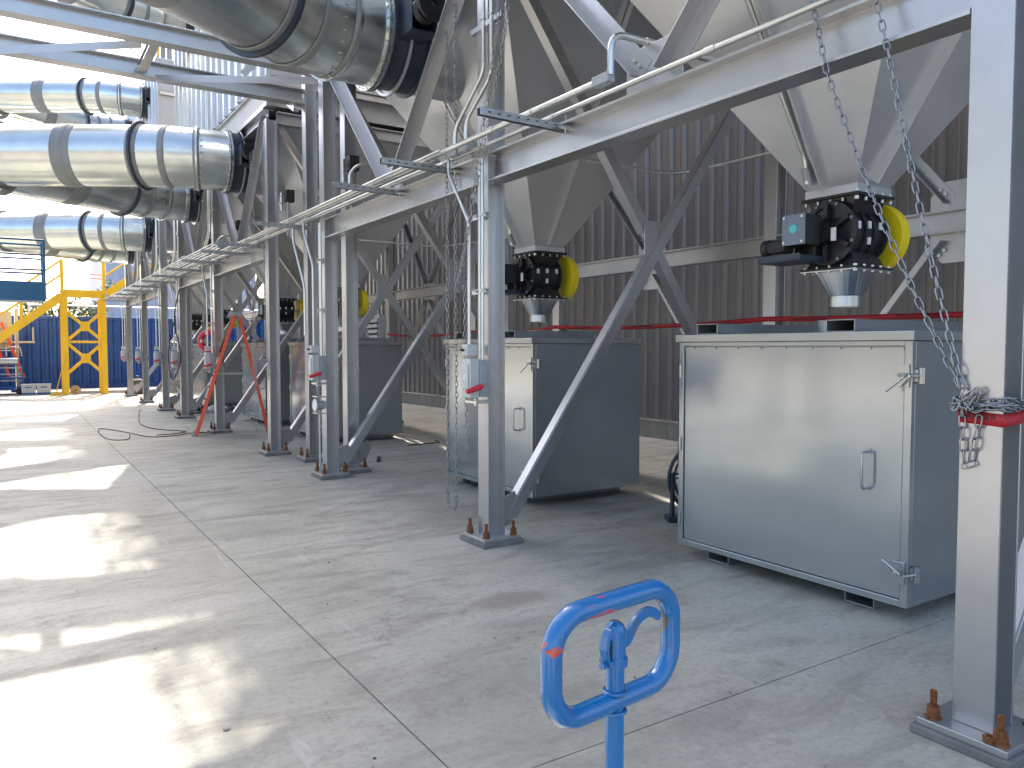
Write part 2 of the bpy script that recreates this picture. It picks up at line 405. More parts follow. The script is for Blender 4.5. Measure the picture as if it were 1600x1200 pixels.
# ---------------------------------------------------------------- chevron and X bracing
def chev(x, yc, z0, ytop, ztop, w, label, face, gz):
    """V pair from a beam's middle to two column points, with its gusset plate"""
    t = thing('chevron_brace', (x, yc, z0), label, 'brace', 'V-shaped bracing')
    for yt in ytop:
        sg = 1 if yt > yc else -1
        a_ = V((x, yc + sg * .10, z0)); b_ = V((x, yt, ztop))
        MB().sec(a_, b_, L(w, w * .9, .009), (face, 0, 0)).build('angle_bar', 'steel_paint', t, .0015)
    d = .19 * (1 if gz > 0 else -1)
    MB().plate([(x, yc - .24, z0 - d * .45), (x, yc - .24, z0 + d * .35), (x, yc - .13, z0 + d), (x, yc + .13, z0 + d), (x, yc + .24, z0 + d * .35), (x, yc + .24, z0 - d * .45)], (1, 0, 0), .012).build('gusset_plate', 'steel_paint', t, .002)
    c_ = MB()
    for sy in (-1, 1):
        for q in (.13, .20):
            c_.disc((x - .035, yc + sy * (.02 + q * .62), z0 + d * q * 3.2), (1, 0, 0), .015, .07, 6)
    c_.build('bolt_pair', 'bolt_zinc', t)
b = 0
for m in MODS:
    for j in range(2):
        yc = (m[j] + m[j + 1]) / 2 + (.03 if b == 0 else -.03 if b == 1 else 0)
        chev(XF - .01, yc, 3.24, (m[j] + .09, m[j + 1] - .09), 5.02, .12, 'V shaped brace standing on the front beam, %s bay %s' % (ORD[b], CNT), -1, 1)
        chev(XB, yc, 2.84, (m[j] + .09, m[j + 1] - .09), 4.9, .1, 'V shaped rear brace above the rear beam, %s bay %s' % (ORD[b], CNT), -1, 1)
        chev(XB, yc, 2.52, (m[j] + .1, m[j + 1] - .1), .32, .1, 'inverted V rear brace below the rear beam, %s bay %s' % (ORD[b], CNT), -1, -1)
        b += 1
k = 0
for m in MODS:
    for y in m:
        t = thing('cross_brace', (XF + .1, y, .25), 'X shaped brace on the %s column line %s' % (ORD[k], CNT), 'brace', 'X-shaped cross bracing')
        MB().sec((XF + .16, y - .01, .22), (XB - .1, y - .01, 4.85), L(.1, -.1, -.009), (0, -1, 0)).build('angle_bar', 'steel_paint', t, .0015)
        MB().sec((XF + .1, y + .012, 4.85), (4.98, y + .012, 2.66), L(.1, .1, .009), (0, 1, 0)).build('angle_bar', 'steel_paint', t, .0015)
        MB().sec((5.1, y + .012, 2.5), (XB - .16, y + .012, .25), L(.1, .1, .009), (0, 1, 0)).build('angle_bar', 'steel_paint', t, .0015)
        MB().plate([(4.97, y, 2.46), (5.12, y, 2.46), (5.12, y, 2.78), (4.97, y, 2.78)], (0, 1, 0), .01).build('gusset_plate', 'steel_paint', t)
        k += 1

# ---------------------------------------------------------------- sheet with ribs
def ribbed(width, h, pitch, rib, base, top, minor=0):
    """sheet in the local YZ plane (y 0..width), ribs rise toward -X"""
    prof = []; y = 0
    n = int(round(width / pitch))
    for i in range(n):
        y0 = i * pitch
        prof += [(0, y0), (0, y0 + pitch * .5 - base / 2), (-rib, y0 + pitch * .5 - top / 2), (-rib, y0 + pitch * .5 + top / 2), (0, y0 + pitch * .5 + base / 2)]
        if minor:
            prof += [(0, y0 + pitch * .86 - .016), (-minor, y0 + pitch * .86 - .006), (-minor, y0 + pitch * .86 + .006), (0, y0 + pitch * .86 + .016)]
    prof.append((0, width)); m_ = len(prof)
    v_ = [(x, y, 0) for x, y in prof] + [(x, y, h) for x, y in prof] + [(x + .012, y, 0) for x, y in prof] + [(x + .012, y, h) for x, y in prof]
    f_ = []
    for i in range(m_ - 1):
        f_ += [(i, i + m_, i + 1 + m_, i + 1), (2 * m_ + i, 2 * m_ + i + 1, 3 * m_ + i + 1, 3 * m_ + i), (i, i + 1, 2 * m_ + i + 1, 2 * m_ + i), (m_ + i, 3 * m_ + i, 3 * m_ + i + 1, m_ + i + 1)]
    f_ += [(0, 2 * m_, 3 * m_, m_), (m_ - 1, 2 * m_ - 1, 4 * m_ - 1, 3 * m_ - 1)]
    return MB().add(v_, f_)

# building wall beyond the collectors
WX = 9.62
wall = thing('ribbed_wall', (WX, 12, 0), 'tall brown-grey ribbed metal wall on a concrete block curb behind the cabinets', 'wall')
p0 = ribbed(.915, 14.4, .305, .042, .088, .046, .008).build('wall_panel', 'wall_sheet', wall, loc=(0, 0, 0))
p0.parent = wall; p0.location = (0, -15.9, .34)
for i in range(1, 40): inst(p0, wall, (0, -15.9 + .92 * i, .34))
rt = MB().sec((WX - .02, -16, 3), (-1.5, -16, 3), [(-.15, -3), (.15, -3), (.15, 3), (-.15, 3)]).build('return_wall', 'wall_sheet', wall)  # unseen wall added behind the camera, blocks low sky to darken cabinet sides
bk = MB().box(-.1, .18, .003, .397, 0, .30).build('block', 'block_wall', wall, .006, loc=(0, 0, 0)); bk.parent = wall; bk.location = (0, -15.9, 0)
for i in range(1, 92): inst(bk, wall, (random.uniform(-.002, .002), -15.9 + .4 * i, 0))
MB().box(WX - .11, WX + .02, -3.9, 32.8, .302, .318).build('flashing', 'conduit_galvanised', wall)
MB().box(WX + .03, WX + .3, -3.9, 32.8, .32, 14.8).build('wall_core', 'wall_sheet', wall)

# ---------------------------------------------------------------- hoppers, valves
def make_hopper(label):
    t = thing('hopper', (0, 0, 2.66), label, 'hopper', 'grey steel hoppers')
    ax, ay, zt, zb, h = 1.55, 1.60, 4.98, 2.72, .195
    tp = [(-ax, -ay, zt), (ax, -ay, zt), (ax, ay, zt), (-ax, ay, zt)]; bt = [(-h, -h, zb), (h, -h, zb), (h, h, zb), (-h, h, zb)]
    MB().add(tp + bt, [(0, 4, 5, 1), (1, 5, 6, 2), (2, 6, 7, 3), (3, 7, 4, 0)]).build('hopper_shell', 'hopper_paint', t)
    for (cx_, cy_) in ((-1, 0), (1, 0), (0, -1), (0, 1)):
        nrm = V((cx_, cy_, 0)) * 1.0 + V((0, 0, -.55)); nrm.normalize()
        for off in ((0,) if cx_ else (0,)):
            a_ = V((cx_ * ax, cy_ * ay, zt - .02)) + nrm * .002; b_ = V((cx_ * h, cy_ * h, zb + .04)) + nrm * .002
            MB().sec(a_, b_, [(-.045, 0), (.045, 0), (.045, .075), (.036, .075), (.036, .009), (-.045, .009)], nrm).build('stiffener', 'hopper_paint', t, .0015)
    MB().box(-ax - .03, ax + .03, -ay - .03, -ay + .03, zt + .001, zt + .05).box(-ax - .03, ax + .03, ay - .03, ay + .03, zt + .001, zt + .05).box(-ax - .03, -ax + .03, -ay + .03, ay - .03, zt + .001, zt + .05).box(ax - .03, ax + .03, -ay + .03, ay - .03, zt + .001, zt + .05).build('rim', 'hopper_paint', t)
    MB().lathe((-1.82, 0, 4.64), (1, 0, 0), [(.50, 0), (.53, 0), (.53, .02), (.47, .02), (.47, 1.15)], 36).build('inlet_stub', 'hopper_paint', t)
    MB().box(-.205, .205, -.205, .205, 2.662, 2.72).build('throat', 'hopper_paint', t, .003)
    c_ = MB().tube(smooth_path([(-1.27, .12, 4.35), (-.32, .12, 2.92), (-.30, .12, 2.75)], .05), .018, 8); c_.build('sensor_conduit', 'conduit_galvanised', t)
    MB().cyl((-.33, .12, 2.86), (-.27, .12, 2.74), .03, 10).build('sensor_head', 'switch_grey', t)
    return t
HL = ['grey pyramid hopper above the big near cabinet, bright front face', 'grey pyramid hopper over the cabinet with hanging chains in front', 'grey pyramid hopper above the third cabinet, behind the tall column pair',
      'grey pyramid hopper over the fourth cabinet behind the stepladder', 'grey pyramid hopper, fifth in the row counted from the pallet jack', 'grey pyramid hopper, last in the row before the blue containers']
hp = make_hopper(HL[0]); XH = 5.05
hp.location = (XH, BAYS[0], 2.66)
for i in range(1, 6): dup(hp, (XH, BAYS[i], 2.66), HL[i])

def make_valve(label):
    t = thing('rotary_valve', (0, 0, 2.40), label, 'valve', 'black rotary airlock valves')
    MB().box(-.222, .222, -.222, .222, 2.640, 2.660).build('top_flange', 'black_paint', t, .002)
    MB().box(-.222, .222, -.222, .222, 2.145, 2.160).build('bottom_flange', 'black_paint', t, .002)
    b_ = MB().add([(-.19, -.19, 2.64), (.17, -.19, 2.64), (.17, .19, 2.64), (-.19, .19, 2.64), (-.16, -.13, 2.5), (.12, -.13, 2.5), (.12, .13, 2.5), (-.16, .13, 2.5)], [(0, 4, 5, 1), (1, 5, 6, 2), (2, 6, 7, 3), (3, 7, 4, 0)])
    b_.add([(-.19, -.19, 2.16), (.17, -.19, 2.16), (.17, .19, 2.16), (-.19, .19, 2.16), (-.16, -.13, 2.3), (.12, -.13, 2.3), (.12, .13, 2.3), (-.16, .13, 2.3)], [(0, 1, 5, 4), (1, 2, 6, 5), (2, 3, 7, 6), (3, 0, 4, 7)])
    b_.lathe((-.21, 0, 2.4), (1, 0, 0), [(.001, 0), (.19, 0), (.19, .36), (.001, .36)], 32)
    b_.build('valve_body', 'black_paint', t)
    for x in (-.225, -.09, .01, .13):
        MB().lathe((x, 0, 2.4), (1, 0, 0), [(.185, 0), (.222 if abs(x) > .1 else .205, 0), (.222 if abs(x) > .1 else .205, .022), (.185, .018)], 32, False).build('rib_ring', 'black_paint', t)
    e = MB().lathe((-.30, 0, 2.4), (1, 0, 0), [(.001, 0), (.07, 0), (.07, .09), (.001, .09)], 20)
    for a_ in (30, 90, 150, 210, 270, 330):
        d_ = V((0, math.cos(R(a_)), math.sin(R(a_)))); e.bar(V((-.235, 0, 2.4)), V((-.235, 0, 2.4)) + d_ * .2, .03, .04, (1, 0, 0))
    e.build('end_cover', 'black_paint', t)
    cb = MB()
    for a_ in range(0, 360, 45):
        cb.disc((-.228, .205 * math.cos(R(a_ + 20)), 2.4 + .205 * math.sin(R(a_ + 20))), (-1, 0, 0), .012, .012, 6)
    cb.build('cover_bolts', 'slate_lid', t)
    MB().lathe((.28, -.0, 2.4), (1, 0, 0), [(.001, .10), (.24, .10), (.252, .09), (.252, .004), (.246, 0), (.001, 0)], 48, False).build('chain_guard', 'guard_yellow', t)
    MB().box(.15, .279, -.035, .035, 2.37, 2.43).build('shaft', 'bolt_zinc', t)
    MB().box(-.50, -.22, .02, .38, 2.20, 2.208).box(-.50, -.49, .02, .38, 2.209, 2.25).box(-.49, -.2, .02, .03, 2.209, 2.24).build('motor_bracket', 'navy_paint', t, .002)
    MB().box(-.47, -.302, -.0, .185, 2.31, 2.52).build('terminal_box', 'black_plastic', t, .004)
    lid = MB().box(-.482, -.471, -.0, .185, 2.31, 2.52).build('terminal_lid', 'slate_lid', t, .003)
    sc_ = MB()
    for y in (.02, .165):
        for z in (2.33, 2.50): sc_.disc((-.482, y, z), (-1, 0, 0), .009, .006, 8)
    sc_.build('lid_screws', 'bolt_zinc', t)
    MB().disc((-.4825, .092, 2.42), (-1, 0, 0), .03, .002, 20).build('round_label', 'label_cyan', t)
    mt = MB().cyl((-.42, .17, 2.31), (-.42, .32, 2.31), .058, 18).cyl((-.42, .321, 2.31), (-.42, .37, 2.31), .066, 18)
    for k_ in range(12):
        a_ = R(k_ * 30); mt.bar((-.42 + .06 * math.cos(a_), .19, 2.31 + .06 * math.sin(a_)), (-.42 + .06 * math.cos(a_), .30, 2.31 + .06 * math.sin(a_)), .005, .01)
    mt.build('motor', 'black_plastic', t)
    MB().box(-.30, -.2, .05, .22, 2.23, 2.36).build('gearbox', 'black_paint', t, .01)
    lb = MB()
    for x, z in ((-.155, 2.44), (-.03, 2.45), (-.03, 2.34), (.1, 2.45)):
        if 1:
            dy = -math.sqrt(.192 ** 2 - (z - 2.4) ** 2); lb.box(x - .016, x + .016, dy - .012, dy - .001, z - .025, z + .025)
    lb.build('warning_labels', 'label_white', t)
    wl = MB().box(-.312, -.302, -.12, -.085, 2.33, 2.42); wl.build('nameplate', 'label_white', t)
    bo = MB()
    for s_ in range(5):
        q = -.195 + .0975 * s_
        for z0, z1 in ((2.61, 2.68), (2.125, 2.175)):
            for (x, y) in ((q, -.2), (q, .2), (-.2, q), (.2, q)):
                bo.disc((x, y, z0), (0, 0, 1), .011, .024, 6).disc((x, y, z1 - .014), (0, 0, 1), .010, .014, 6)
    bo.build('flange_bolts', 'bolt_zinc', t)
    s1 = MB(); n = 32
    sq = []; ci = []
    for k_ in range(n):
        a_ = 2 * math.pi * (k_ + .5) / n; c0, s0 = math.cos(a_), math.sin(a_); mx = max(abs(c0), abs(s0)); sq.append((c0 / mx * .165, s0 / mx * .165, 2.143)); ci.append((c0 * .11, s0 * .11, 1.965))
    s1.add(sq + ci, [(k_, n + k_, n + (k_ + 1) % n, (k_ + 1) % n) for k_ in range(n)])
    s1.lathe((0, 0, 1.965), (0, 0, -1), [(.11, 0), (.11, .075), (.104, .075), (.104, .01)], 32)
    s1.box(-.222, .222, -.222, .222, 2.136, 2.1435)
    s1.build('discharge_spout', 'spout_galvanised', t)
    return t
VL = ['black rotary valve with yellow guard and grey terminal box over the big near cabinet', 'black rotary valve with yellow guard above the second cabinet', 'black rotary valve with yellow guard half hidden behind the tall column pair',
      'black rotary valve with yellow guard over the fourth cabinet', 'black rotary valve with yellow guard seen just behind the stepladder', 'black rotary valve, last in the row before the blue containers']
va = make_valve(VL[0]); va.location = (XH, BAYS[0], 2.40)
for i in range(1, 6): dup(va, (XH, BAYS[i], 2.40), VL[i])

# ---------------------------------------------------------------- cabinets
def make_cabinet(label):
    t = thing('steel_cabinet', (0, 0, 0), label, 'cabinet', 'grey collection cabinets under the hoppers')
    W, D, z0, z1 = .905, 1.42, .10, 1.64   # half width in y, depth in x, front at x=0
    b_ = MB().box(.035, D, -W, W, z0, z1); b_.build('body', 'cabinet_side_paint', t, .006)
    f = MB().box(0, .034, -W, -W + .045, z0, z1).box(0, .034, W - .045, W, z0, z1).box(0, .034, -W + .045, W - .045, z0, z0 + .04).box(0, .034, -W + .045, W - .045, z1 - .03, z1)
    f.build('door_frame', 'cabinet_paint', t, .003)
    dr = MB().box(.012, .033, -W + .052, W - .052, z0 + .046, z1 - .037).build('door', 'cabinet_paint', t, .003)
    MB().tube(smooth_path([(.014, -W + .26, .98), (-.055, -W + .26, .98), (-.055, -W + .26, .76), (.014, -W + .26, .76)], .03, 4), .0085, 8).disc((.005, -W + .26, .98), (1, 0, 0), .02, .008, 12).disc((.005, -W + .26, .76), (1, 0, 0), .02, .008, 12).build('handle', 'cabinet_paint', dr)
    hg = MB()
    for z in (1.42, .87, .3): hg.cyl((-.006, W - .02, z - .05), (-.006, W - .02, z + .05), .011, 8)
    hg.build('hinge', 'cabinet_paint', dr)
    st = MB()
    for k_ in range(9): y = -.8 + .2 * k_; st.box(.004, .011, y - .05, y + .05, z1 - .052, z1 - .038)
    st.build('door_seal_clip', 'cabinet_paint', dr)
    for z, s_ in ((1.44, -1), (.30, 1)):
        l_ = MB().box(-.012, -.001, -W + .012, -W + .085, z - .065, z + .065); la = l_.build('latch_plate', 'cabinet_paint', t, .002)
        MB().cyl((.05, -W - .028, z - .045), (.05, -W - .028, z + .045), .02, 12).box(.02, .09, -W - .02, -W - .001, z - .035, z + .035).build('latch_barrel', 'cabinet_paint', la)
        MB().cyl((.05, -W - .03, z), (-.05, -W - .01, z), .008, 8).cyl((-.03, -W + .06, z + .005), (-.05, -W + .01, z + .004), .010, 8).cyl((-.045, -W + .015, z), (-.075, -W + .11, z - .09 if s_ < 0 else z + .075), .008, 8).build('latch_lever', 'bolt_zinc', la)
    MB().box(-.025, D + .025, -W - .02, W + .02, z1 + .001, z1 + .055).build('lid', 'cabinet_paint', t, .003)
    def tube_(y0, y1, za, zb, x0, x1):
        m_ = MB(); th = .007
        m_.box(x0, x1, y0, y1, za, za + th).box(x0, x1, y0, y1, zb - th, zb).box(x0, x1, y0, y0 + th, za + th, zb - th).box(x0, x1, y1 - th, y1, za + th, zb - th); return m_
    for y in (-.42, .67):
        tube_(y - .10, y + .10, z1 + .056, z1 + .135, .04, D).build('lifting_tube', 'cabinet_side_paint', t, .002)
    for y in (-.54, .60):
        tube_(y - .10, y + .10, .002, .098, .11, D - .05).build('fork_tube', 'cabinet_side_paint', t, .002)
    MB().lathe((.78, .12, z1 + .056), (0, 0, 1), [(.13, 0), (.13, .10), (.12, .10), (.12, 0)], 28).build('inlet_collar', 'cabinet_side_paint', t)
    for y in (W - .1, -W + .1):
        MB().tube(arc((.9, y, z1 + .057), .04, 0, 180, 8, (1, 0, 0), (0, 0, 1)), .008, 6).build('lifting_eye', 'cabinet_side_paint', t)
    return t
CL = ['big glossy grey steel cabinet beside the chained column, door facing the blue pallet jack', 'grey steel cabinet behind the column with red handled switch box', 'grey steel cabinet behind the gauge column, warm reflection on its door',
      'grey steel cabinet just behind the orange stepladder', 'grey steel cabinet beyond the stepladder, fifth in the row', 'grey steel cabinet nearest the blue shipping containers']
cb = make_cabinet(CL[0]); CY = [3.325, 7.17, 13.25, 16.7, 22.6, 26.1]
cb.location = (4.275, CY[0], 0)
for i in range(1, 6): dup(cb, (4.32, CY[i], 0), CL[i])

# ---------------------------------------------------------------- housings
for mi, m in enumerate(MODS):
    y0, y1 = m[0] - .05, m[2] + .05; xa, xb, za, zb = 3.24, 6.9, 5.14, 8.75
    t = thing('dust_collector_housing', (XF, (y0 + y1) / 2, za), ['ribbed metal dust collector housing overhead, above the big near cabinet', 'ribbed metal dust collector housing above the stepladder and its cabinets', 'ribbed metal dust collector housing high beside the upper ducts, next to open sky'][mi], 'dust collector', 'dust collector housings')
    n = round((y1 - y0) / .96); wpan = (y1 - y0) / n
    sh = ribbed(wpan, zb - za - .46, wpan / 2, .045, .10, .06).build('siding_panel', 'housing_sheet', t, loc=(0, 0, 0)); sh.parent = t
    base = V((xa, y0, za + .44)) - t.location; sh.location = base
    for i in range(1, n): inst(sh, t, base + V((0, wpan * i, 0)))
    MB().box(xa + .013, xb, y0, y1, za + .40, zb).build('housing_body', 'housing_plate', t)
    MB().box(xa - .01, xb, y0 - .01, y1 + .01, za, za + .05).build('floor_frame', 'steel_paint', t)
    MB().box(xa + .06, xb, y0 + .04, y1 - .04, za + .05, za + .40).build('plenum', 'housing_plate', t)
    for z in (za + .36, za + 1.6, za + 2.8):
        MB().sec((xa + .05, y0 - .06, z), (xb, y0 - .06, z), I(.10, .12, .012, .009)).build('girt', 'steel_paint', t)
    pn = 4; pw = (xb - xa - .1) / pn
    for i in range(pn):
        MB().box(xa + .06 + pw * i, xa + .05 + pw * (i + 1) - .01, y0 - .008, y0 - .001, za + .45, zb - .02).build('end_panel', 'housing_plate', t, .002)
    MB().box(xa - .02, xb, y0 - .02, y1 + .02, zb + .001, zb + .05).build('roof_sheet', 'housing_sheet', t)
    # roof handrail
    rl = thing('handrail', (xa + .05, (y0 + y1) / 2, zb + .05), ['yellow handrail on the roof of the near housing', 'yellow handrail on the roof of the middle housing', 'yellow handrail on the roof of the far housing beside the sky'][mi], 'handrail', 'yellow roof handrails')
    nn = round((y1 - y0) / 1.25)
    for i in range(nn + 1):
        y = y0 + .05 + (y1 - y0 - .1) * i / nn
        MB().cyl((xa + .05, y, zb + .05), (xa + .05, y, zb + 1.87), .022, 8).build('post', 'yellow_paint', rl)
    gd = MB(); nb = int((y1 - y0) / .09)  # unseen bars added on the roof to half-shade the edges of the sun patches
    for q in range(nb):
        y = y0 + .02 + q * .09; gd.add([(xa + .02, y, zb + .1), (xa + .02, y + .046, zb + .1), (xa + .02, y + .046, zb + 1.85), (xa + .02, y, zb + 1.85)], [(0, 1, 2, 3)])
    gd.build('guard_bars', 'strut_galvanised', rl)
    pv = thing('pulse_valves', (xa + .4, (y0 + y1) / 2, zb + .05), ['row of pulse valves and air pipe on the roof of the near housing', 'row of pulse valves and air pipe on the roof of the middle housing', 'row of pulse valves and air pipe on the roof of the far housing'][mi], 'air pipe', 'rooftop air pipes')  # unseen pipes and stubs added for their blotched shade on the floor
    MB().cyl((xa + .4, y0 + .3, zb + 1.35), (xa + .4, y1 - .3, zb + 1.35), .09, 12).build('air_pipe', 'galvanised', pv)
    for q in range(7):
        y = y0 + .6 + (y1 - y0 - 1.2) * q / 6; MB().cyl((xa + .4, y, zb + .05), (xa + .4, y, zb + 1.6), .07, 10).cyl((xa + .4, y, zb + 1.25), (xa + .15, y, zb + 1.25), .13, 12).build('valve', 'switch_grey', pv)
    for z in (.6, 1.12, 1.85):
        MB().cyl((xa + .05, y0, zb + z), (xa + .05, y1, zb + z), .02, 8).build('rail', 'yellow_paint', rl)

# ---------------------------------------------------------------- ducts
def ring(mb, p, ax, r, w, h=.03): mb.lathe(V(p) - V(ax).normalized() * w / 2, ax, [(r, 0), (r + h, 0), (r + h, w), (r, w)], 40, False)
def duct(y0, s_, zc, r, yh, label, label_d, chainw):
    t = thing('duct', (XF - .3, y0, zc), label, 'duct', 'galvanised ducts')
    pts = [V((3.04, y0, zc)), V((2.62, y0 + .03 * s_, zc)), V((2.22, y0 + .13 * s_, zc)), V((1.86, y0 + .31 * s_, zc)), V((.95, y0 + .88 * s_, zc)), V((-.02, y0 + 1.48 * s_, zc)), V((-.55, yh, zc))]
    for i in range(len(pts) - 1):
        d = (pts[i + 1] - pts[i]); a_ = pts[i]; b_ = pts[i + 1]
        r0 = r * (1.0 if i < 5 else 1.05)
        e = d.normalized() * (.05 if i else .0)
        MB().lathe(a_ - e, d, [(r, 0), (r0, d.length + (.1 if i else .05))], 48).build('duct_segment', 'duct_galvanised', t)
        sb = MB(); w = .10 if i != 3 else .16
        sb.lathe(a_ - d.normalized() * w / 2, d, [(r + .004, 0), (r + .012, .02), (r + .012, w - .02), (r + .004, w)], 48)
        if i: sb.build('sealant_band', 'sealant', t)
    d0 = V((-1, 0, 0))
    f = MB(); ring(f, (3.05, y0, zc), (-1, 0, 0), r, .03, .035); ring(f, (3.015, y0, zc), (-1, 0, 0), r, .012, .04); f.build('flange_ring', 'duct_galvanised', t)
    f = MB(); ring(f, pts[1], pts[2] - pts[1], r, .03, .035); f.build('flange_ring', 'duct_galvanised', t)
    bl = MB()
    for a_ in range(0, 360, 12):
        dr_ = V((0, math.cos(R(a_)), math.sin(R(a_)))) * (r + .02)
        bl.disc(V((3.03, y0, zc)) + dr_, (-1, 0, 0), .008, .03, 6); bl.disc(V(pts[1]) + V((-.02, 0, 0)) + dr_, (-1, 0, 0), .008, .03, 6)
    bl.build('flange_bolts', 'bolt_zinc', t)
    f = MB(); ring(f, pts[3], pts[4] - pts[3], r, .035, .06); f.build('flange_ring', 'navy_paint', t)
    f = MB(); ring(f, pts[5], pts[5] - pts[4], r, .035, .06); f.build('flange_ring', 'sealant', t)
    f = MB(); mid_ = pts[4]; w = .30
    dd = (pts[4] - pts[3]).normalized()
    f.lathe(mid_ - dd * w / 2, dd, [(r + .001, 0), (r + .005, .01), (r + .005, w - .01), (r + .001, w)], 48); f.build('sealant_band', 'sealant', t)
    # damper
    dm = thing('damper', (3.25, y0, zc), label_d, 'damper', 'navy dampers at the duct ends')
    MB().lathe((3.07, y0, zc), (1, 0, 0), [(r + .035, 0), (r + .035, .015), (r, .016), (r, .19), (r + .01, .195), (r + .01, .20), (r, .205), (r, .36), (r + .04, .361), (r + .04, .38), (r * .9, .381)], 48).build('damper_body', 'navy_paint', dm)
    bb = MB()
    for a_ in range(0, 360, 15):
        dr_ = V((0, math.cos(R(a_)), math.sin(R(a_)))) * (r + .02); bb.disc(V((3.455, y0, zc)) + dr_, (1, 0, 0), .01, .014, 6)
    bb.build('damper_bolts', 'bolt_zinc', dm)
    ys_ = y0 - r
    MB().box(3.12, 3.38, ys_ - .26, ys_ + .06, zc - .16, zc - .148).box(3.12, 3.132, ys_ - .26, ys_ + .02, zc - .147, zc + .15).box(3.368, 3.38, ys_ - .26, ys_ + .02, zc - .147, zc + .15).build('actuator_bracket', 'navy_paint', dm, .002)
    MB().lathe((3.25, ys_ - .10, zc + .02), (0, -1, 0), [(.001, 0), (.10, 0), (.12, .03), (.12, .16), (.09, .2), (.001, .2)], 20).build('actuator', 'black_paint', dm)
    MB().cyl((3.25, ys_ - .3, zc + .02), (3.25, ys_ - .42, zc + .02), .022, 8).build('shaft', 'bolt_zinc', dm)
    MB().lathe((3.25, ys_ - .42, zc + .02), (0, -1, 0), [(.03, 0), (.15, 0), (.13, .018), (.15, .036), (.03, .036)], 20, False).build('chain_wheel', 'black_paint', dm)
    return t
YH = [(BAYS[0] + BAYS[1]) / 2, (BAYS[2] + BAYS[3]) / 2, (BAYS[4] + BAYS[5]) / 2]
DL = ['galvanised lower duct of the first hopper, overhead beside the camera', 'large galvanised duct sweeping overhead in front of the second hopper', 'long shiny galvanised duct ending at the third hopper',
      'galvanised duct tucked under the longest duct, ending at the fourth hopper', 'shiny galvanised duct above the yellow stairs and blue lift basket', 'galvanised duct low behind the one above the yellow stairs']
DD = ['navy damper on the first hopper inlet', 'large navy damper with bracket on the second hopper inlet', 'navy damper on the third hopper inlet', 'navy damper on the fourth hopper inlet', 'navy damper on the fifth hopper inlet', 'navy damper on the sixth hopper inlet']
for i in range(6):
    duct(BAYS[i], 1 if i % 2 == 0 else -1, 4.64, .475, YH[i // 2], DL[i], DD[i], i)
UL = ['upper galvanised duct over the first bay', 'upper galvanised duct over the second bay', 'upper galvanised duct high over the third bay', 'upper galvanised duct seen above the long overhead beam', 'upper galvanised duct with elbow against white sky', 'upper galvanised duct just below the one with elbow against sky']
for i in range(6):
    duct(BAYS[i], 1 if i % 2 == 0 else -1, 8.12, .41, YH[i // 2], UL[i], UL[i].replace('galvanised duct', 'navy damper of the duct'), i)
for i in range(3):
    for z, r, nm in ((4.64, .60, 'lower'), (8.12, .52, 'upper')):
        t = thing('header_duct', (-.4, YH[i], z), '%s main galvanised duct joining the pair of the %s dust collector' % (nm, ORD[i]), 'duct', 'main header ducts')
        for q in range(5):
            xa = -.1 - 1.9 * q; MB().lathe((xa, YH[i], z), (-1, 0, 0), [(r, 0), (r, 1.9)] if q else [(r * .55, -.1), (r * .93, .0), (r, .35), (r, 1.9)], 48).build('duct_segment', 'duct_galvanised', t)
            f = MB(); ring(f, (xa - 1.88, YH[i], z), (-1, 0, 0), r, .04, .04); f.build('flange_ring', 'sealant', t)

# ---------------------------------------------------------------- strut brackets and conduits
def bracket(y, label):
    t = thing('strut_bracket', (3.0, y, 3.15), label, 'bracket', 'strut brackets holding the conduits')
    MB().sec((2.58, y, 3.152), (3.34, y + .03, 3.152), U(.045, .05, .004), (0, 0, -1)).build('channel', 'strut_galvanised', t)
    sl_ = MB()
    for q in range(9): sl_.box(2.64 + .075 * q, 2.662 + .075 * q, y - .0255, y - .0215, 3.124, 3.130)
    sl_.build('slot', 'black_plastic', t)
    MB().tube([(3.26, y - .03, 3.20), (3.26, y - .03, 3.155), (3.26, y - .05, 3.10)], .006, 6).box(3.20, 3.32, y - .075, y - .03, 3.105, 3.12).cyl((3.24, y - .055, 3.07), (3.24, y - .055, 3.12), .006, 6).build('beam_clamp', 'bolt_zinc', t)
    cl_ = MB()
    for x in (3.01, 3.19): cl_.tube(arc((x, y + .01, 3.195), .026, 0, 360, 12, (1, 0, 0), (0, 0, 1)), .004, 5)
    cl_.build('conduit_clamp', 'bolt_zinc', t)
BRY = [4.36, 5.93, 7.05, 9.72, 11.9, 13.0, 14.6, 16.3, 18.0, 19.6, 21.3, 23.0, 24.8, 26.6, 28.2]
BRL = ['galvanised strut bracket above the front beam before the switch box column', 'galvanised strut bracket just past the switch box column', 'galvanised strut bracket midway to the gauge column, beside the V brace']
for i, y in enumerate(BRY): bracket(y, BRL[i] if i < 3 else 'galvanised strut bracket under the conduits, %s along the beam %s' % (ORD[i] if i < 12 else ['thirteenth', 'fourteenth', 'fifteenth'][i - 12], CNT))
def conduit(pts, r, label, rad=.1, name='conduit', mat='conduit_galvanised', grp='galvanised conduits', coup=None, lb=None):
    t = thing(name, pts[0], label, 'conduit', grp)
    MB().tube(smooth_path(pts, rad), r, 10).build('pipe', mat, t)
    for c_ in (coup or []):
        d = V(c_[1]); MB().cyl(V(c_[0]) - d * .035, V(c_[0]) + d * .035, r + .006, 12).build('coupling', mat, t)
    for c_ in (lb or []):
        p = V(c_); MB().box(p.x - .028, p.x + .028, p.y - .075, p.y + .075, p.z - .028, p.z + .028).box(p.x - .022, p.x + .022, p.y - .06, p.y + .06, p.z - .034, p.z - .029).build('elbow_box', 'switch_grey', t, .006)
    return t
ZC = 3.195
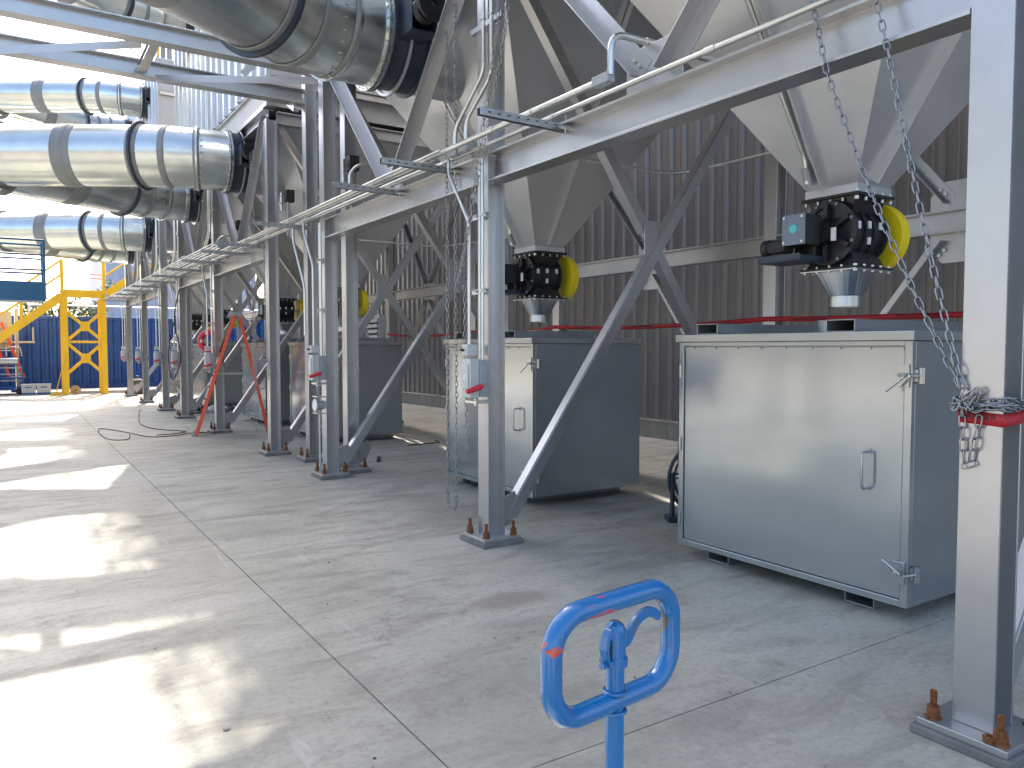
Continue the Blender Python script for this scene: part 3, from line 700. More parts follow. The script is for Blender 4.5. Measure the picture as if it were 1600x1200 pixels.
conduit([(3.01, 3.66, ZC), (3.01, 20, ZC), (3.01, 28.6, ZC)], .021, 'outer rack conduit ending in an elbow box at the first V brace', coup=[((3.01, 4.9, ZC), (0, 1, 0))], lb=[(3.01, 3.63, ZC)])
conduit([(3.19, -1, ZC), (3.19, 12, ZC), (3.19, 28.6, ZC)], .017, 'long rack conduit running over the front beam past the chained column', coup=[((3.19, 2.95, ZC), (0, 1, 0)), ((3.19, 8.2, ZC), (0, 1, 0))])
for i, x in enumerate((2.96, 3.06, 3.145)):
    conduit([(x, 5.62 + .25 * i, ZC - .002), (x, 16, ZC - .002), (x, 28.6, ZC - .002)], .0115 + .002 * (i % 2), ['slim rack conduit starting past the switch box column, outermost', 'slim rack conduit in the middle of the bundle past the switch box column', 'slim rack conduit nearest the beam past the switch box column'][i])
for i, x in enumerate((2.66, 2.73, 2.80, 2.87)):
    conduit([(x, 12.4 + .2 * i, ZC), (x, 20, ZC), (x, 28.6, ZC)], .011, 'slim outer rack conduit starting near the stepladder, %s from the edge' % ORD[i])
conduit([(3.01, 3.56, ZC + .01), (3.01, 3.56, 3.45), (3.9, 3.56, 3.46), (4.25, 3.56, 3.46)], .021, 'bent conduit arching from elbow box toward the first hopper', .13, coup=[((3.32, 3.56, 3.453), (1, 0, 0))])
conduit([(3.02, 7.75, ZC + .01), (3.02, 7.75, 3.42), (3.12, 7.75, 3.52), (3.7, 7.7, 3.53)], .016, 'bent conduit arching off the rack at the second V brace', .1)
conduit([(3.02, 13.9, ZC + .01), (3.02, 13.9, 3.42), (3.12, 13.9, 3.52), (3.7, 13.9, 3.53)], .016, 'bent conduit arching off the rack in the third bay', .1)
conduit([(3.02, 17.5, ZC + .01), (3.02, 17.5, 3.42), (3.12, 17.5, 3.52), (3.7, 17.5, 3.53)], .016, 'bent conduit arching off the rack in the fourth bay', .1)
for i, m in enumerate(MODS):
    pass
# risers up each switch column
def risers(y, words, top=6.4):
    conduit([(3.10, y + .24, ZC), (3.10, y + .24, 3.38), (3.12, y - .18, 3.72), (3.12, y - .18, top)], .016, 'bright riser conduit kinked up the %s' % words, .08, lb=[(3.10, y + .25, ZC)])
    conduit([(3.10, y + .06, ZC), (3.10, y + .06, 3.40), (3.12, y - .30, 3.67), (3.12, y - .30, top)], .016, 'second riser conduit kinked up the %s, nearer the web' % words, .08, lb=[(3.10, y + .07, ZC)])
    t = thing('strut_clip', (3.15, y, 4.1), 'short strut with two clamps fixed to the %s above the rack' % words, 'bracket', 'short strut clips')
    MB().sec((3.17, y - .36, 4.12), (3.17, y + .10, 4.12), U(.04, .03, .004), (1, 0, 0)).build('channel', 'strut_galvanised', t)
    MB().tube(arc((3.12, y - .18, 4.12), .022, 0, 360, 10, (1, 0, 0), (0, 1, 0)), .004, 5).tube(arc((3.12, y - .30, 4.12), .022, 0, 360, 10, (1, 0, 0), (0, 1, 0)), .004, 5).build('clamp', 'bolt_zinc', t)
risers(5.38, 'switch box column'); risers(15.2, 'column behind the stepladder'); risers(18.7, 'column past the stepladder'); risers(21.2, 'seventh front column'); risers(24.6, 'eighth front column')

def make_switch(label):
    t = thing('disconnect_switch', (0, 0, 1.2), label, 'switch box', 'switch boxes with red handles')
    MB().box(-.17, -.085, -.035, .10, 1.20, 1.51).build('box_cover', 'white_plastic', t, .008)
    MB().box(-.084, -.001, -.045, .10, 1.205, 1.50).build('box_back', 'switch_grey', t, .006)
    MB().box(-.181, -.171, -.015, .08, 1.27, 1.47).build('raised_panel', 'white_plastic', t, .004)
    MB().box(-.1828, -.1815, .02, .045, 1.34, 1.39).box(-.1828, -.1815, .025, .04, 1.43, 1.445).build('sticker', 'label_white', t)
    MB().box(-.08, -.02, -.052, -.0455, 1.24, 1.30).box(-.075, -.02, -.052, -.0455, 1.31, 1.46).build('side_mechanism', 'switch_grey', t, .003)
    MB().cyl((-.09, -.075, 1.29), (-.215, -.06, 1.25), .02, 12).cyl((-.09, -.05, 1.29), (-.09, -.085, 1.29), .018, 12).build('red_handle', 'red_plastic', t)
    MB().box(-.14, -.02, -.08, .10, 1.155, 1.175).cyl((-.1, .0, 1.13), (-.1, .0, 1.19), .014, 8).build('bottom_strut', 'bolt_zinc', t)
    u_ = MB().box(-.16, -.06, .03, .12, 1.535, 1.625).build('button_box', 'white_plastic', t, .004)
    MB().cyl((-.16, .085, 1.58), (-.185, .085, 1.58), .011, 10).box(-.195, -.184, .07, .11, 1.574, 1.587).build('black_knob', 'black_plastic', u_)
    for y, z0, z1 in ((-.03, 1.50, 3.1), (.012, 1.50, 3.1)):
        MB().tube([(-.05, y, z0), (-.05, y, z1)], .0125, 10).build('feed_pipe', 'conduit_galvanised', t)
    MB().tube(smooth_path([(-.11, .08, 1.625), (-.11, .08, 2.50), (-.11, .08, 2.60), (-.11, .42, 3.05), (-.11, .42, 3.17)], .08), .014, 10).build('feed_pipe', 'conduit_galvanised', t)
    for z in (2.05, 2.65):
        MB().sec((-.012, -.09, z), (-.012, .2, z), U(.04, .022, .003), (-1, 0, 0)).build('strut', 'strut_galvanised', t)
        MB().box(-.08, -.03, -.05, -.042, z - .012, z + .012).box(-.08, -.03, .036, .042, z - .012, z + .012).build('strap', 'bolt_zinc', t)
    return t
SWL = ['grey switch box with red handle on the column between the two near cabinets', 'grey switch box with red handle above the round gauge', 'grey switch box with red handle beside the stepladder', 'grey switch box with red handle just past the stepladder',
       'small distant grey switch box on the seventh front column', 'small distant grey switch box on the eighth front column', 'small distant grey switch box near the brown backpack']
sw = make_switch(SWL[0]); sw.location = (3.22, 5.33, 1.2)
for i, y in enumerate((9.13, 15.15, 18.65, 21.15, 24.55, 28.05)): dup(sw, (3.22, y, 1.2), SWL[i + 1])
# gauge dial
t = thing('gauge', (3.1, 9.1, .95), 'round silver gauge dial clamped to its column below a red handled switch', 'gauge')
MB().cyl((3.20, 9.13, .90), (3.10, 9.13, .90), .055, 20).build('gauge_case', 'switch_grey', t)
MB().lathe((3.098, 9.13, .90), (-1, 0, 0), [(.001, .0), (.075, .0), (.08, .012), (.07, .02), (.001, .02)], 24).build('dial', 'label_white', t)
MB().box(3.08, 3.22, 9.03, 9.2, 1.0, 1.012).box(3.08, 3.22, 9.03, 9.2, .80, .812).build('clamp_plate', 'bolt_zinc', t)
MB().cyl((3.15, 9.14, .07), (3.15, 9.14, .83), .013, 8).build('pipe', 'strut_galvanised', t)
# black control boxes near columns
for i, (y, z) in enumerate(((8.62, 3.62), (11.05, 3.64), (13.9, 3.6), (16.2, 3.55))):
    t = thing('control_box', (3.35, y, z), ['small black box with silver fittings standing by the gauge column', 'small black box with silver fittings past the slim chained column', 'small distant black box with silver fittings in the third bay', 'small distant black box with silver fittings in the fourth bay'][i], 'control box', 'small black control boxes')
    MB().box(3.34, 3.46, y - .06, y + .06, z + .03, z + .2).build('case', 'black_plastic', t, .004)
    MB().cyl((3.30, y + .04, z - .10), (3.30, y + .04, z + .16), .02, 10).box(3.28, 3.34, y + .01, y + .05, z + .0, z + .02).box(3.28, 3.34, y + .01, y + .05, z + .1, z + .12).build('fitting', 'bolt_zinc', t)
    MB().cyl((3.38, y, z - .45), (3.38, y, z + .03), .018, 8).build('stand_pipe', 'switch_grey', t)
# conduits behind between hoppers
conduit([(4.2, 5.95, 3.42), (5.95, 5.97, 3.42), (6.0, 4.65, 3.42), (6.0, 4.2, 3.42)], .014, 'thin conduit curving between the first and second hoppers', .35, coup=[((4.8, 5.957, 3.42), (1, 0, 0))])
conduit([(4.2, 12.0, 3.35), (6.3, 12.0, 3.35), (6.6, 9.9, 3.3)], .013, 'thin conduit crossing behind the gauge column toward the wall', .3)
conduit([(4.2, 15.6, 3.35), (6.3, 15.6, 3.35)], .013, 'thin horizontal conduit behind the stepladder top', .3)
# rack drops (the kinked ones by the gauge column)
conduit([(3.04, 9.75, 3.12), (3.04, 9.75, 2.95), (3.04, 9.32, 2.35), (3.04, 9.32, 1.75)], .014, 'kinked drop conduit running down beside the gauge column', .08)

# ---------------------------------------------------------------- chains
lm = MB(); A, B_, wr = .0275, .0115, .0036
lp = arc((0, 0, A - B_), B_, 0, 180, 5, (1, 0, 0), (0, 0, 1)) + arc((0, 0, -(A - B_)), B_, 180, 360, 5, (1, 0, 0), (0, 0, 1))
lm.tube(lp, wr, 5, closed=True)
link0 = lm.build('link', 'chain_steel'); LM = link0.data; bpy.data.objects.remove(link0)
def chain(path, label, grp='steel chains', pitch=.046, name='chain', big=1.0):
    t = thing(name, path[0], label, 'chain', grp); o = V(path[0])
    P_ = [V(p) for p in path]; seg = [(P_[i + 1] - P_[i]).length for i in range(len(P_) - 1)]; tot = sum(seg)
    n = min(298, int(tot / pitch)); tw = random.uniform(0, 90)
    for q in range(n):
        d = (q + .5) * pitch; i = 0
        while i < len(seg) - 1 and d > seg[i]: d -= seg[i]; i += 1
        dr_ = (P_[i + 1] - P_[i]).normalized(); pos = P_[i] + dr_ * d
        rot = dr_.to_track_quat('Z', 'X') @ Quaternion((0, 0, 1), R(90 * (q % 2) + tw + random.uniform(-14, 14)))
        c_ = bpy.data.objects.new('link', LM); C.objects.link(c_); c_.parent = t; c_.location = pos - o
        c_.rotation_mode = 'QUATERNION'; c_.rotation_quaternion = rot; c_.scale = (big, big, big)
    return t
def sag(a_, b_, s_, n=14):
    a_ = V(a_); b_ = V(b_); return [a_.lerp(b_, i / n) - V((0, 0, s_ * 4 * (i / n) * (1 - i / n))) for i in range(n + 1)]
# two chains pulled over to the near column
KN = V((3.195, 1.60, 1.40))
chain(sag((3.26, 2.72, 4.64), (3.19, 2.24, 2.86), .0, 3)[:-1] + sag((3.19, 2.24, 2.86), KN + V((0, .0, .03)), .07), 'long silver chain pulled down to the knot on the near column, farther strand')
chain(sag((3.26, 2.45, 4.64), (3.18, 1.94, 2.87), .0, 3)[:-1] + sag((3.18, 1.94, 2.87), KN + V((0, -.0, .03)), .05), 'long silver chain pulled down to the knot on the near column, steeper strand')
pts = []
for i in range(46):                    # wraps round the column
    a_ = 2 * math.pi * i / 15; e = 1.0 / max(abs(math.cos(a_)), abs(math.sin(a_)))
    rr_ = .094 * min(e, 1.28) + .006 * (i // 15); pts.append((XF + rr_ * math.cos(a_ + math.pi), 1.54 + rr_ * math.sin(a_ + math.pi), 1.385 - .012 * (i // 15) + .012 * math.sin(a_ * 1.5)))
chain(pts, 'silver chain wound several turns round the near column', pitch=.034)
pts = [(3.205 + random.uniform(-.03, .0), 1.585 + random.uniform(-.045, .045), 1.39 + random.uniform(-.035, .04)) for i in range(26)]
chain(pts, 'tangled knot of silver chain on the face of the near column', pitch=.05)
chain([(3.2, 1.605, 1.37), (3.203, 1.60, 1.25), (3.205, 1.595, 1.16), (3.203, 1.583, 1.128), (3.205, 1.568, 1.135), (3.2, 1.555, 1.20), (3.2, 1.54, 1.30), (3.2, 1.53, 1.37)], 'short loop of silver chain hanging below the knot on the near column')
# hanging loops at the second bay
def loop(x, y, dy, zt, zb, label, big=1.0):
    chain([(x, y, zt), (x, y, zb + .05), (x, y - dy * .3, zb), (x, y - dy * .7, zb), (x, y - dy, zb + .05), (x, y - dy, zt)], label, big=big)
loop(3.27, 6.08, .16, 4.62, .16, 'long chain loop hanging almost to the floor before the second cabinet')
chain(sag((3.12, 4.99, 6.0), (3.12, 4.99, 4.0), 0, 2)[:-1] + sag((3.12, 4.99, 4.0), (3.06, 5.50, 2.10), .03), 'chain strand drawn across to the conduits of the switch box column')
chain(sag((3.12, 4.86, 6.0), (3.12, 4.86, 4.0), 0, 2)[:-1] + sag((3.12, 4.86, 4.0), (3.06, 5.50, 2.12), .02), 'second chain strand drawn across to the switch box column conduits')
chain([(3.1, 5.47, 2.1), (3.12, 5.47, .75)], 'chain end hanging behind the conduits under the red handled switch')
loop(3.2, 12.35, .14, 4.62, .30, 'chain loop hanging from the third damper')
loop(3.2, 15.95, .14, 4.62, .30, 'chain loop hanging from the fourth damper')
chain([(3.18, 9.22, 5.6), (3.18, 9.22, 3.25)], 'chain hanging down the upper part of the gauge column')
chain([(3.5, 9.35, 5.6), (3.47, 9.28, 2.2), (3.5, 9.34, 1.9)], 'chain hanging between the gauge column and tall column')
chain([(3.2, 11.68, 4.9), (3.2, 11.66, 1.42)], 'chain hanging down the slim column past the gauge')
chain([(3.2, 11.66, 1.42), (3.2, 11.56, 1.40), (3.2, 11.52, 1.43), (3.2, 11.53, 1.1)], 'short chain end tied round the slim column past the gauge')

# ---------------------------------------------------------------- red tape
def tape(pts, w, label, txt_every=.62):
    t = thing('barrier_tape', pts[0], label, 'tape', 'red barrier tapes')
    v_ = []; f_ = []; P_ = [V(p) for p in pts]
    for i, p in enumerate(P_):
        d = (P_[min(i + 1, len(P_) - 1)] - P_[max(i - 1, 0)]); d.z = 0; s_ = V((-d.y, d.x, 0)).normalized() * .0006
        tl = .15 * math.sin(i * 1.1)
        for sg, z in ((-1, -1), (-1, 1), (1, 1), (1, -1)): v_.append(p + s_ * sg + V((0, 0, z * w / 2)) + s_.normalized() * tl * w * z * .3)
    for i in range(len(P_) - 1):
        for k_ in range(4): f_.append((4 * i + k_, 4 * i + (k_ + 1) % 4, 4 * i + 4 + (k_ + 1) % 4, 4 * i + 4 + k_))
    MB().add(v_, f_, True).build('ribbon', 'tape_red', t); return t
def wob(a_, b_, s_, n=22):
    a_ = V(a_); b_ = V(b_); return [a_.lerp(b_, i / n) - V((0, 0, s_ * 4 * (i / n) * (1 - i / n))) + V((random.uniform(-.004, .004), 0, random.uniform(-.003, .003))) for i in range(n + 1)]
TX = text_mesh('DANGER DO NOT ENTER', .036, 'ink_black', 'lettering')
def tape_text(t, p, d, off):
    o = bpy.data.objects.new('lettering', TX); C.objects.link(o); o.parent = t
    # printed on the far side and seen through the ribbon: reads mirrored from here
    d = V(d).normalized(); n_ = V((d.y, -d.x, 0)) ; m_ = Matrix((( d.x, 0, -n_.x), (d.y, 0, -n_.y), (0, 1, 0)))
    o.matrix_local = Matrix.Translation(V(p) - t.location + V((off, 0, 0))) @ m_.to_4x4()
tz = 1.90
t = tape(wob((6.73, 5.38, tz), (6.70, 1.62, tz - .005), .02), .052, 'red printed barrier tape strung low over the big near cabinet')
for y in (4.85, 3.75, 2.75): tape_text(t, (6.715, y, tz - .014), (0, 1, 0), -.006)
t = tape(wob((6.73, 9.18, tz), (6.73, 5.38, tz), .04), .052, 'red printed barrier tape running to the rear column past the X brace')
for y in (8.6, 7.3, 6.1): tape_text(t, (6.725, y, tz - .03), (0, 1, 0), -.006)
t = tape(wob((6.73, 11.6, tz - .02), (6.73, 9.18, tz), .05), .045, 'red barrier tape behind the diagonal brace past the second cabinet')
t = tape(wob((6.73, 15.2, tz - .02), (6.73, 11.6, tz - .02), .06), .045, 'red barrier tape far back above the third cabinet')
def tape_wrap(x, y, z, label, dz=.0):
    h_ = .086; pp = [(x - h_, y + h_, z), (x - h_, y - h_, z + dz), (x + h_, y - h_, z), (x + h_, y + h_, z), (x - h_, y + h_, z)]
    out = []
    for i in range(4):
        for q in range(5): out.append(V(pp[i]).lerp(V(pp[i + 1]), q / 5))
    out.append(V(pp[4])); return tape(out, .05, label)
t = tape_wrap(XF, 1.54, 1.325, 'red tape wound round the near column under the chain', -.01)
o = bpy.data.objects.new('lettering', text_mesh('DANGER', .035, 'ink_black', 'lettering_short')); C.objects.link(o); o.parent = t
o.matrix_local = Matrix.Translation(V((3.2115, 1.55, 1.325)) - t.location) @ Matrix(((0, 0, -1), (-1, 0, 0), (0, 1, 0))).to_4x4()
tape_wrap(XB, 5.38, 1.90, 'red tape wound round the second rear column')
tape_wrap(XB, 9.18, 1.90, 'red tape wound round the third rear column')

# ---------------------------------------------------------------- pallet jack
jk = V((.86, .91, 0))
def D3(a_): return V((math.sin(a_), math.cos(a_), 0))
# direction of the loop handle (roughly parallel to the slab joint)
PJ = V((math.sin(R(33.05)) * 1.235 + math.cos(R(33.05)) * .168, math.cos(R(33.05)) * 1.235 - math.sin(R(33.05)) * .168, 0))
hd = V((math.sin(R(83)), math.cos(R(83)), 0)); up_ = V((0, 0, 1))
t = thing('pallet_jack', PJ, 'blue pallet jack with chipped loop handle and curved release lever', 'pallet jack')
c0 = PJ + up_ * 1.107
W2, H2, rc = .142, .083, .06
lo = []
for (cx_, cz_, a0) in ((W2 - rc, H2 - rc, 0), (-(W2 - rc), H2 - rc, 90), (-(W2 - rc), -(H2 - rc), 180), (W2 - rc, -(H2 - rc), 270)):
    for q in range(9):
        a_ = R(a0 + 90 * q / 8); lo.append(c0 + hd * (cx_ + rc * math.cos(a_)) + up_ * (cz_ + rc * math.sin(a_)))
MB().tube(lo, .0172, 18, closed=True).build('loop_handle', 'jack_blue', t)
MB().tube(arc(PJ + up_ * (1.107 - .083 + .016), .018, 0, 360, 16, (1, 0, 0), (0, 1, 0))[:-1], .003, 6, closed=True).tube(arc(PJ + up_ * (1.107 - .083 - .016), .018, 0, 360, 16, (1, 0, 0), (0, 1, 0))[:-1], .003, 6, closed=True).build('weld_bead', 'jack_blue', t)
MB().cyl(PJ + up_ * .32, PJ + up_ * 1.115, .0155, 20).build('shaft', 'jack_blue', t)
nd = V((hd.y, -hd.x, 0))
hb = MB().cyl(PJ + up_ * 1.085, PJ + up_ * 1.135, .0175, 28); hb.lathe(PJ + up_ * 1.135, (0, 0, 1), [(.0175, 0), (.0175, .008), (.014, .016), (.007, .021), (.0005, .022)], 20)
hb.lathe(PJ + up_ * 1.083, (0, 0, 1), [(.016, 0), (.021, .001), (.021, .014), (.0175, .016)], 20); hb.build('handle_head', 'jack_blue', t)
lv = MB(); q0 = c0 + up_ * .012
lv.plate([q0 + hd * x + up_ * z for x, z in ((-.014, -.030), (-.024, -.026), (-.029, -.004), (-.025, .016), (-.016, .028), (-.010, .028), (-.010, -.030))], nd, .020)
lv.build('lever_bracket', 'jack_blue', t, .004)
MB().plate([q0 - nd * .0 + hd * x + up_ * z for x, z in ((-.021, -.022), (-.024, -.004), (-.021, .012), (-.018, .012), (-.018, -.022))], nd, .0215).build('lever_slot', 'ink_black', t)
cp = [(.012, .008), (.020, .008), (.030, .012), (.040, .026), (.050, .036), (.062, .043), (.076, .046), (.090, .044), (.102, .037), (.110, .030)]
cq = []
for i in range(len(cp) - 1):
    p_, a_, b_, n_ = V(cp[max(i - 1, 0)] + (0,)), V(cp[i] + (0,)), V(cp[i + 1] + (0,)), V(cp[min(i + 2, len(cp) - 1)] + (0,))
    for q in range(3):
        s_ = q / 3; cq.append(.5 * ((2 * a_) + (b_ - p_) * s_ + (2 * p_ - 5 * a_ + 4 * b_ - n_) * s_ ** 2 + (3 * a_ - p_ - 3 * b_ + n_) * s_ ** 3))
cq.append(V(cp[-1] + (0,))); la = [c0 + hd * q.x + up_ * q.y for q in cq]; nl = len(la)
vv = []; ff = []
for i, p in enumerate(la):
    d = (la[min(i + 1, nl - 1)] - la[max(i - 1, 0)]).normalized(); b_ = d.cross(nd)
    hh_ = .0085 if i < nl - 2 else .006
    for x, y in ((-1, -1), (1, -1), (1, 1), (-1, 1)): vv.append(p + nd * .005 * x + b_ * hh_ * y)
for i in range(nl - 1):
    for k_ in range(4): ff.append((4 * i + k_, 4 * i + (k_ + 1) % 4, 4 * i + 4 + (k_ + 1) % 4, 4 * i + 4 + k_))
ff += [(3, 2, 1, 0), (4 * nl - 4, 4 * nl - 3, 4 * nl - 2, 4 * nl - 1)]
MB().add(vv, ff).build('release_lever', 'jack_blue', t, .002)
MB().cyl(c0 - hd * .018 + up_ * -.014 + nd * .014, c0 - hd * .018 + up_ * -.014 - nd * .014, .005, 8).cyl(c0 + up_ * -.018 - hd * .012, c0 + up_ * -.018 - hd * .032, .006, 8).build('pivot_pin', 'jack_blue', t)
MB().cyl(PJ + up_ * .1, PJ + up_ * .32, .045, 20).cyl(PJ + up_ * .18 - hd * .03, PJ + up_ * .34 - hd * .03, .03, 16).box(PJ.x - .09, PJ.x + .09, PJ.y - .09, PJ.y + .09, .13, .19).build('pump', 'jack_blue', t)
for sg in (-1, 1):
    MB().cyl(PJ + hd * .05 * sg - hd * .02 + up_ * .09, PJ + hd * .05 * sg + hd * .02 + up_ * .09, .088, 24).build('steer_wheel', 'rubber', t)
    f0 = PJ + hd * .19 * sg - nd * -.12
    MB().sec(PJ + hd * .19 * sg + nd * .12 + up_ * .08, PJ + hd * .19 * sg + nd * 1.25 + up_ * .08, [(-.075, -.03), (.075, -.03), (.075, .03), (-.075, .03)]).build('fork', 'jack_blue', t, .004)
    MB().cyl(PJ + hd * (.19 * sg - .03) + nd * 1.05 + up_ * .035, PJ + hd * (.19 * sg + .03) + nd * 1.05 + up_ * .035, .034, 14).build('load_roller', 'white_plastic', t)
MB().sec(PJ - hd * .27 + nd * .1 + up_ * .12, PJ + hd * .27 + nd * .1 + up_ * .12, [(-.02, -.05), (.02, -.05), (.02, .09), (-.02, .09)]).build('cross_plate', 'jack_blue', t, .004)

# ---------------------------------------------------------------- stepladder
lx0, ly = 2.76, 14.75
t = thing('stepladder', (3.4, ly, 0), 'orange fibreglass stepladder standing open beside the row of columns', 'ladder')
apex = V((3.50, ly, 2.22)); fw = V((.23, .973, 0)); W_ = .48
for q in (0, 1):
    o_ = fw * (W_ * q)
    r0 = V((lx0, ly, .03)) + o_; r1 = apex + V((-.04, 0, -.02)) + o_ * .72
    rl = MB().sec(r0, r1, U(.125, .06, .01), (.973, -.23, .0)).build('front_rail', 'orange_fibreglass', t)
    MB().box(r0.x - .05, r0.x + .06, r0.y - .03, r0.y + .03, 0.001, .06).build('foot', 'strut_galvanised', rl)
    if q == 0:
        dd_ = (r1 - r0)
        for s0, s1, mt in ((.30, .37, 'label_white'), (.40, .48, 'label_white'), (.58, .62, 'label_white'), (.68, .80, 'ink_black'), (.88, .97, 'ink_black')):
            if mt == 'ink_black' and s0 > .85:
                for kk in range(7):
                    a_ = r0 + dd_ * (s0 + .014 * kk) + V((0, -.012, 0)); MB().sec(a_, a_ + dd_ * .007, [(-.02, 0), (.03, 0), (.03, .003), (-.02, .003)], (0, -1, 0)).build('rail_marking', mt, rl)
            else: MB().sec(r0 + dd_ * s0 + V((0, -.014, 0)), r0 + dd_ * s1 + V((0, -.014, 0)), [(-.032, 0), (.032, 0), (.032, .003), (-.032, .003)], (0, -1, 0)).build('rail_label', mt, rl)
    q0_ = V((4.05, ly, .03)) + o_; q1_ = apex + V((.06, 0, -.02)) + o_ * .72
    rr2 = MB().sec(q0_, q1_, U(.085, .05, .008), (.973, -.23, 0)).build('rear_rail', 'orange_fibreglass', t)
    MB().box(q0_.x - .035, q0_.x + .035, q0_.y - .03, q0_.y + .03, 0.001, .08).build('foot', 'strut_galvanised', rr2)
    MB().bar(r0.lerp(r1, .50) + V((0, -.0, 0)), q0_.lerp(q1_, .50), .02, .03).build('spreader', 'conduit_galvanised', t)
for i in range(1, 8):
    a_ = V((lx0, ly, .03)).lerp(apex, i / 8.0); MB().bar(a_, a_ + fw * W_ * (1 - .28 * i / 8), .08, .025).build('step', 'conduit_galvanised', t)
MB().sec(apex - fw * .03, apex + fw * (W_ * .72 + .03), [(-.14, -.05), (.14, -.05), (.11, .03), (-.11, .03)]).build('top_cap', 'switch_grey', t, .005)

# ---------------------------------------------------------------- red fan duct by the ladder column
t = thing('hose_guide', (3.1, 15.6, 1.8), 'red curved plastic hose guide hung on the column beside the stepladder', 'hose guide')
cc = V((3.20, 15.45, 1.72)); ux = V((.97, -.23, 0)); seg_ = arc(cc, .17, 70, 290, 14, ux, (0, 0, 1))
MB().tube(seg_, .055, 12).build('curved_shell', 'red_plastic', t)
for q in (3, 7, 11):
    p = seg_[q]; MB().box(p.x - .02, p.x + .02, p.y - .062, p.y - .056, p.z - .03, p.z + .03).build('label_patch', 'label_white', t)

# ---------------------------------------------------------------- spoked reel cart behind the near cabinet
rc_ = V((5.32, 4.95, .40))
t = thing('reel_cart', (5.32, 4.95, 0), 'grey spoked reel on a low stand peeking out beside the big near cabinet', 'reel')
for dx in (-.02,):
    MB().tube(arc(rc_ + V((0, dx, 0)), .33, 0, 360, 40, (.85, -.53, 0), (0, 0, 1))[:-1], .018, 8, closed=True).tube(arc(rc_ + V((0, dx, 0)), .28, 0, 360, 40, (.85, -.53, 0), (0, 0, 1))[:-1], .012, 8, closed=True).build('rim', 'navy_paint', t)
for k_ in range(8):
    a_ = R(45 * k_); e = V((.85, -.53, 0)) * math.cos(a_) + V((0, 0, 1)) * math.sin(a_); MB().cyl(rc_, rc_ + e * .32, .009, 6).build('spoke', 'black_paint', t)
MB().cyl(rc_ - V((.05, .08, 0)), rc_ + V((.05, .08, 0)), .05, 14).build('hub', 'navy_paint', t)
MB().bar((5.06, 5.08, .02), (5.06, 5.08, .45), .03, .03).bar((5.03, 5.12, .03), (5.5, 4.85, .03), .16, .05).bar((5.06, 5.08, .45), rc_, .02, .02).build('stand', 'navy_paint', t)
t = thing('black_hose', (4.9, 4.6, 1.3), 'black hose looping down beside the big near cabinet', 'hose')
MB().tube(smooth_path([(4.55, 4.28, 1.42), (4.66, 4.46, 1.36), (4.80, 4.75, 1.15), (4.86, 4.80, .95), (4.9, 4.85, .6)], .2, 8), .009, 8).build('hose', 'rubber', t)

# ---------------------------------------------------------------- cables and scraps on the floor
def cable(pts, r, label, name='cable'):
    out = []; P_ = [V(p) for p in pts]
    for i in range(len(P_) - 1):
        a_, b_ = P_[i], P_[i + 1]; p_, n_ = P_[max(i - 1, 0)], P_[min(i + 2, len(P_) - 1)]
        for q in range(8):
            s_ = q / 8; out.append(.5 * ((2 * a_) + (b_ - p_) * s_ + (2 * p_ - 5 * a_ + 4 * b_ - n_) * s_ ** 2 + (3 * a_ - p_ - 3 * b_ + n_) * s_ ** 3))
    out.append(P_[-1]); t = thing(name, pts[0], label, 'cable'); MB().tube(out, r, 6).build('cord', 'rubber', t); return t
cable([(3.3, 24.45, .45), (3.12, 24.0, .012), (2.6, 20.6, .012), (2.25, 17.7, .012), (2.35, 16.4, .012), (2.75, 15.6, .012), (2.55, 15.3, .012), (2.2, 15.2, .012)], .008, 'black cable trailing over the floor from a distant column foot')
cable([(3.18, 15.15, .012), (2.85, 15.25, .012), (2.45, 14.95, .012), (2.05, 15.0, .012), (1.75, 16.2, .012), (1.45, 17.0, .012), (1.35, 15.9, .012), (1.42, 14.9, .012), (1.68, 14.8, .012), (1.8, 15.6, .012)], .008, 'black cable lying in a loop before the orange stepladder')
cable([(3.2, 18.5, 2.9), (3.05, 18.3, 2.2), (3.15, 18.2, 1.4), (3.0, 18.35, .9), (2.95, 18.5, 1.5), (3.1, 18.45, 2.3)], .012, 'dark cable hanging in loops past the stepladder')
t = thing('steel_offcut', (4.35, 10.1, 0), 'small dark metal offcut lying on the floor past the second cabinet', 'scrap')
MB().bar((4.28, 10.0, .014), (4.45, 10.38, .014), .05, .025).build('offcut', 'black_paint', t)
t = thing('steel_rod', (6, 12.1, 0), 'bent thin rod lying on the floor behind the second cabinet', 'scrap')
MB().tube([(5.4, 11.4, .01), (6.0, 11.45, .01), (6.1, 11.8, .01)], .01, 6).build('rod', 'rust', t)
for i, (x, y, s_) in enumerate(((1.95, 5.5, .009), (1.62, 4.6, .008), (2.2, 3.55, .007), (.72, 3.3, .016), (2.9, 7.5, .012), (2.5, 2.75, .008), (1.15, 2.75, .009), (3.3, 12.0, .015))):
    t = thing('pebble', (x, y, 0), ['small dark grit chip near the long floor joint', 'tiny chip just beyond the long floor joint', 'tiny dark chip before the big near cabinet', 'pale flat chip lying in the nearest sunlit patch', 'small chip on the floor before the second cabinet', 'tiny chip beside the crossing floor joint', 'tiny chip near the corner of the floor joints', 'small chip near the foot of the slim column'][i], 'chip')
    MB().lathe((x, y, 0.0), (.1, .05, 1), [(s_ * .8, 0), (s_, s_ * .2), (s_ * .6, s_ * .5), (.0005, s_ * .55)], 7, False).build('chip', 'block_wall' if i == 3 else 'joint_dark', t)
# loose nut on the near base plate
t = thing('loose_nut', (3.15, 1.42, .07), 'rusty loose nut lying on the near column base plate', 'nut')
MB().lathe((3.15, 1.44, .07), (0, 0, 1), [(.013, 0), (.026, 0), (.026, .024), (.013, .024), (.013, 0)], 6, False).build('nut', 'rust', t)

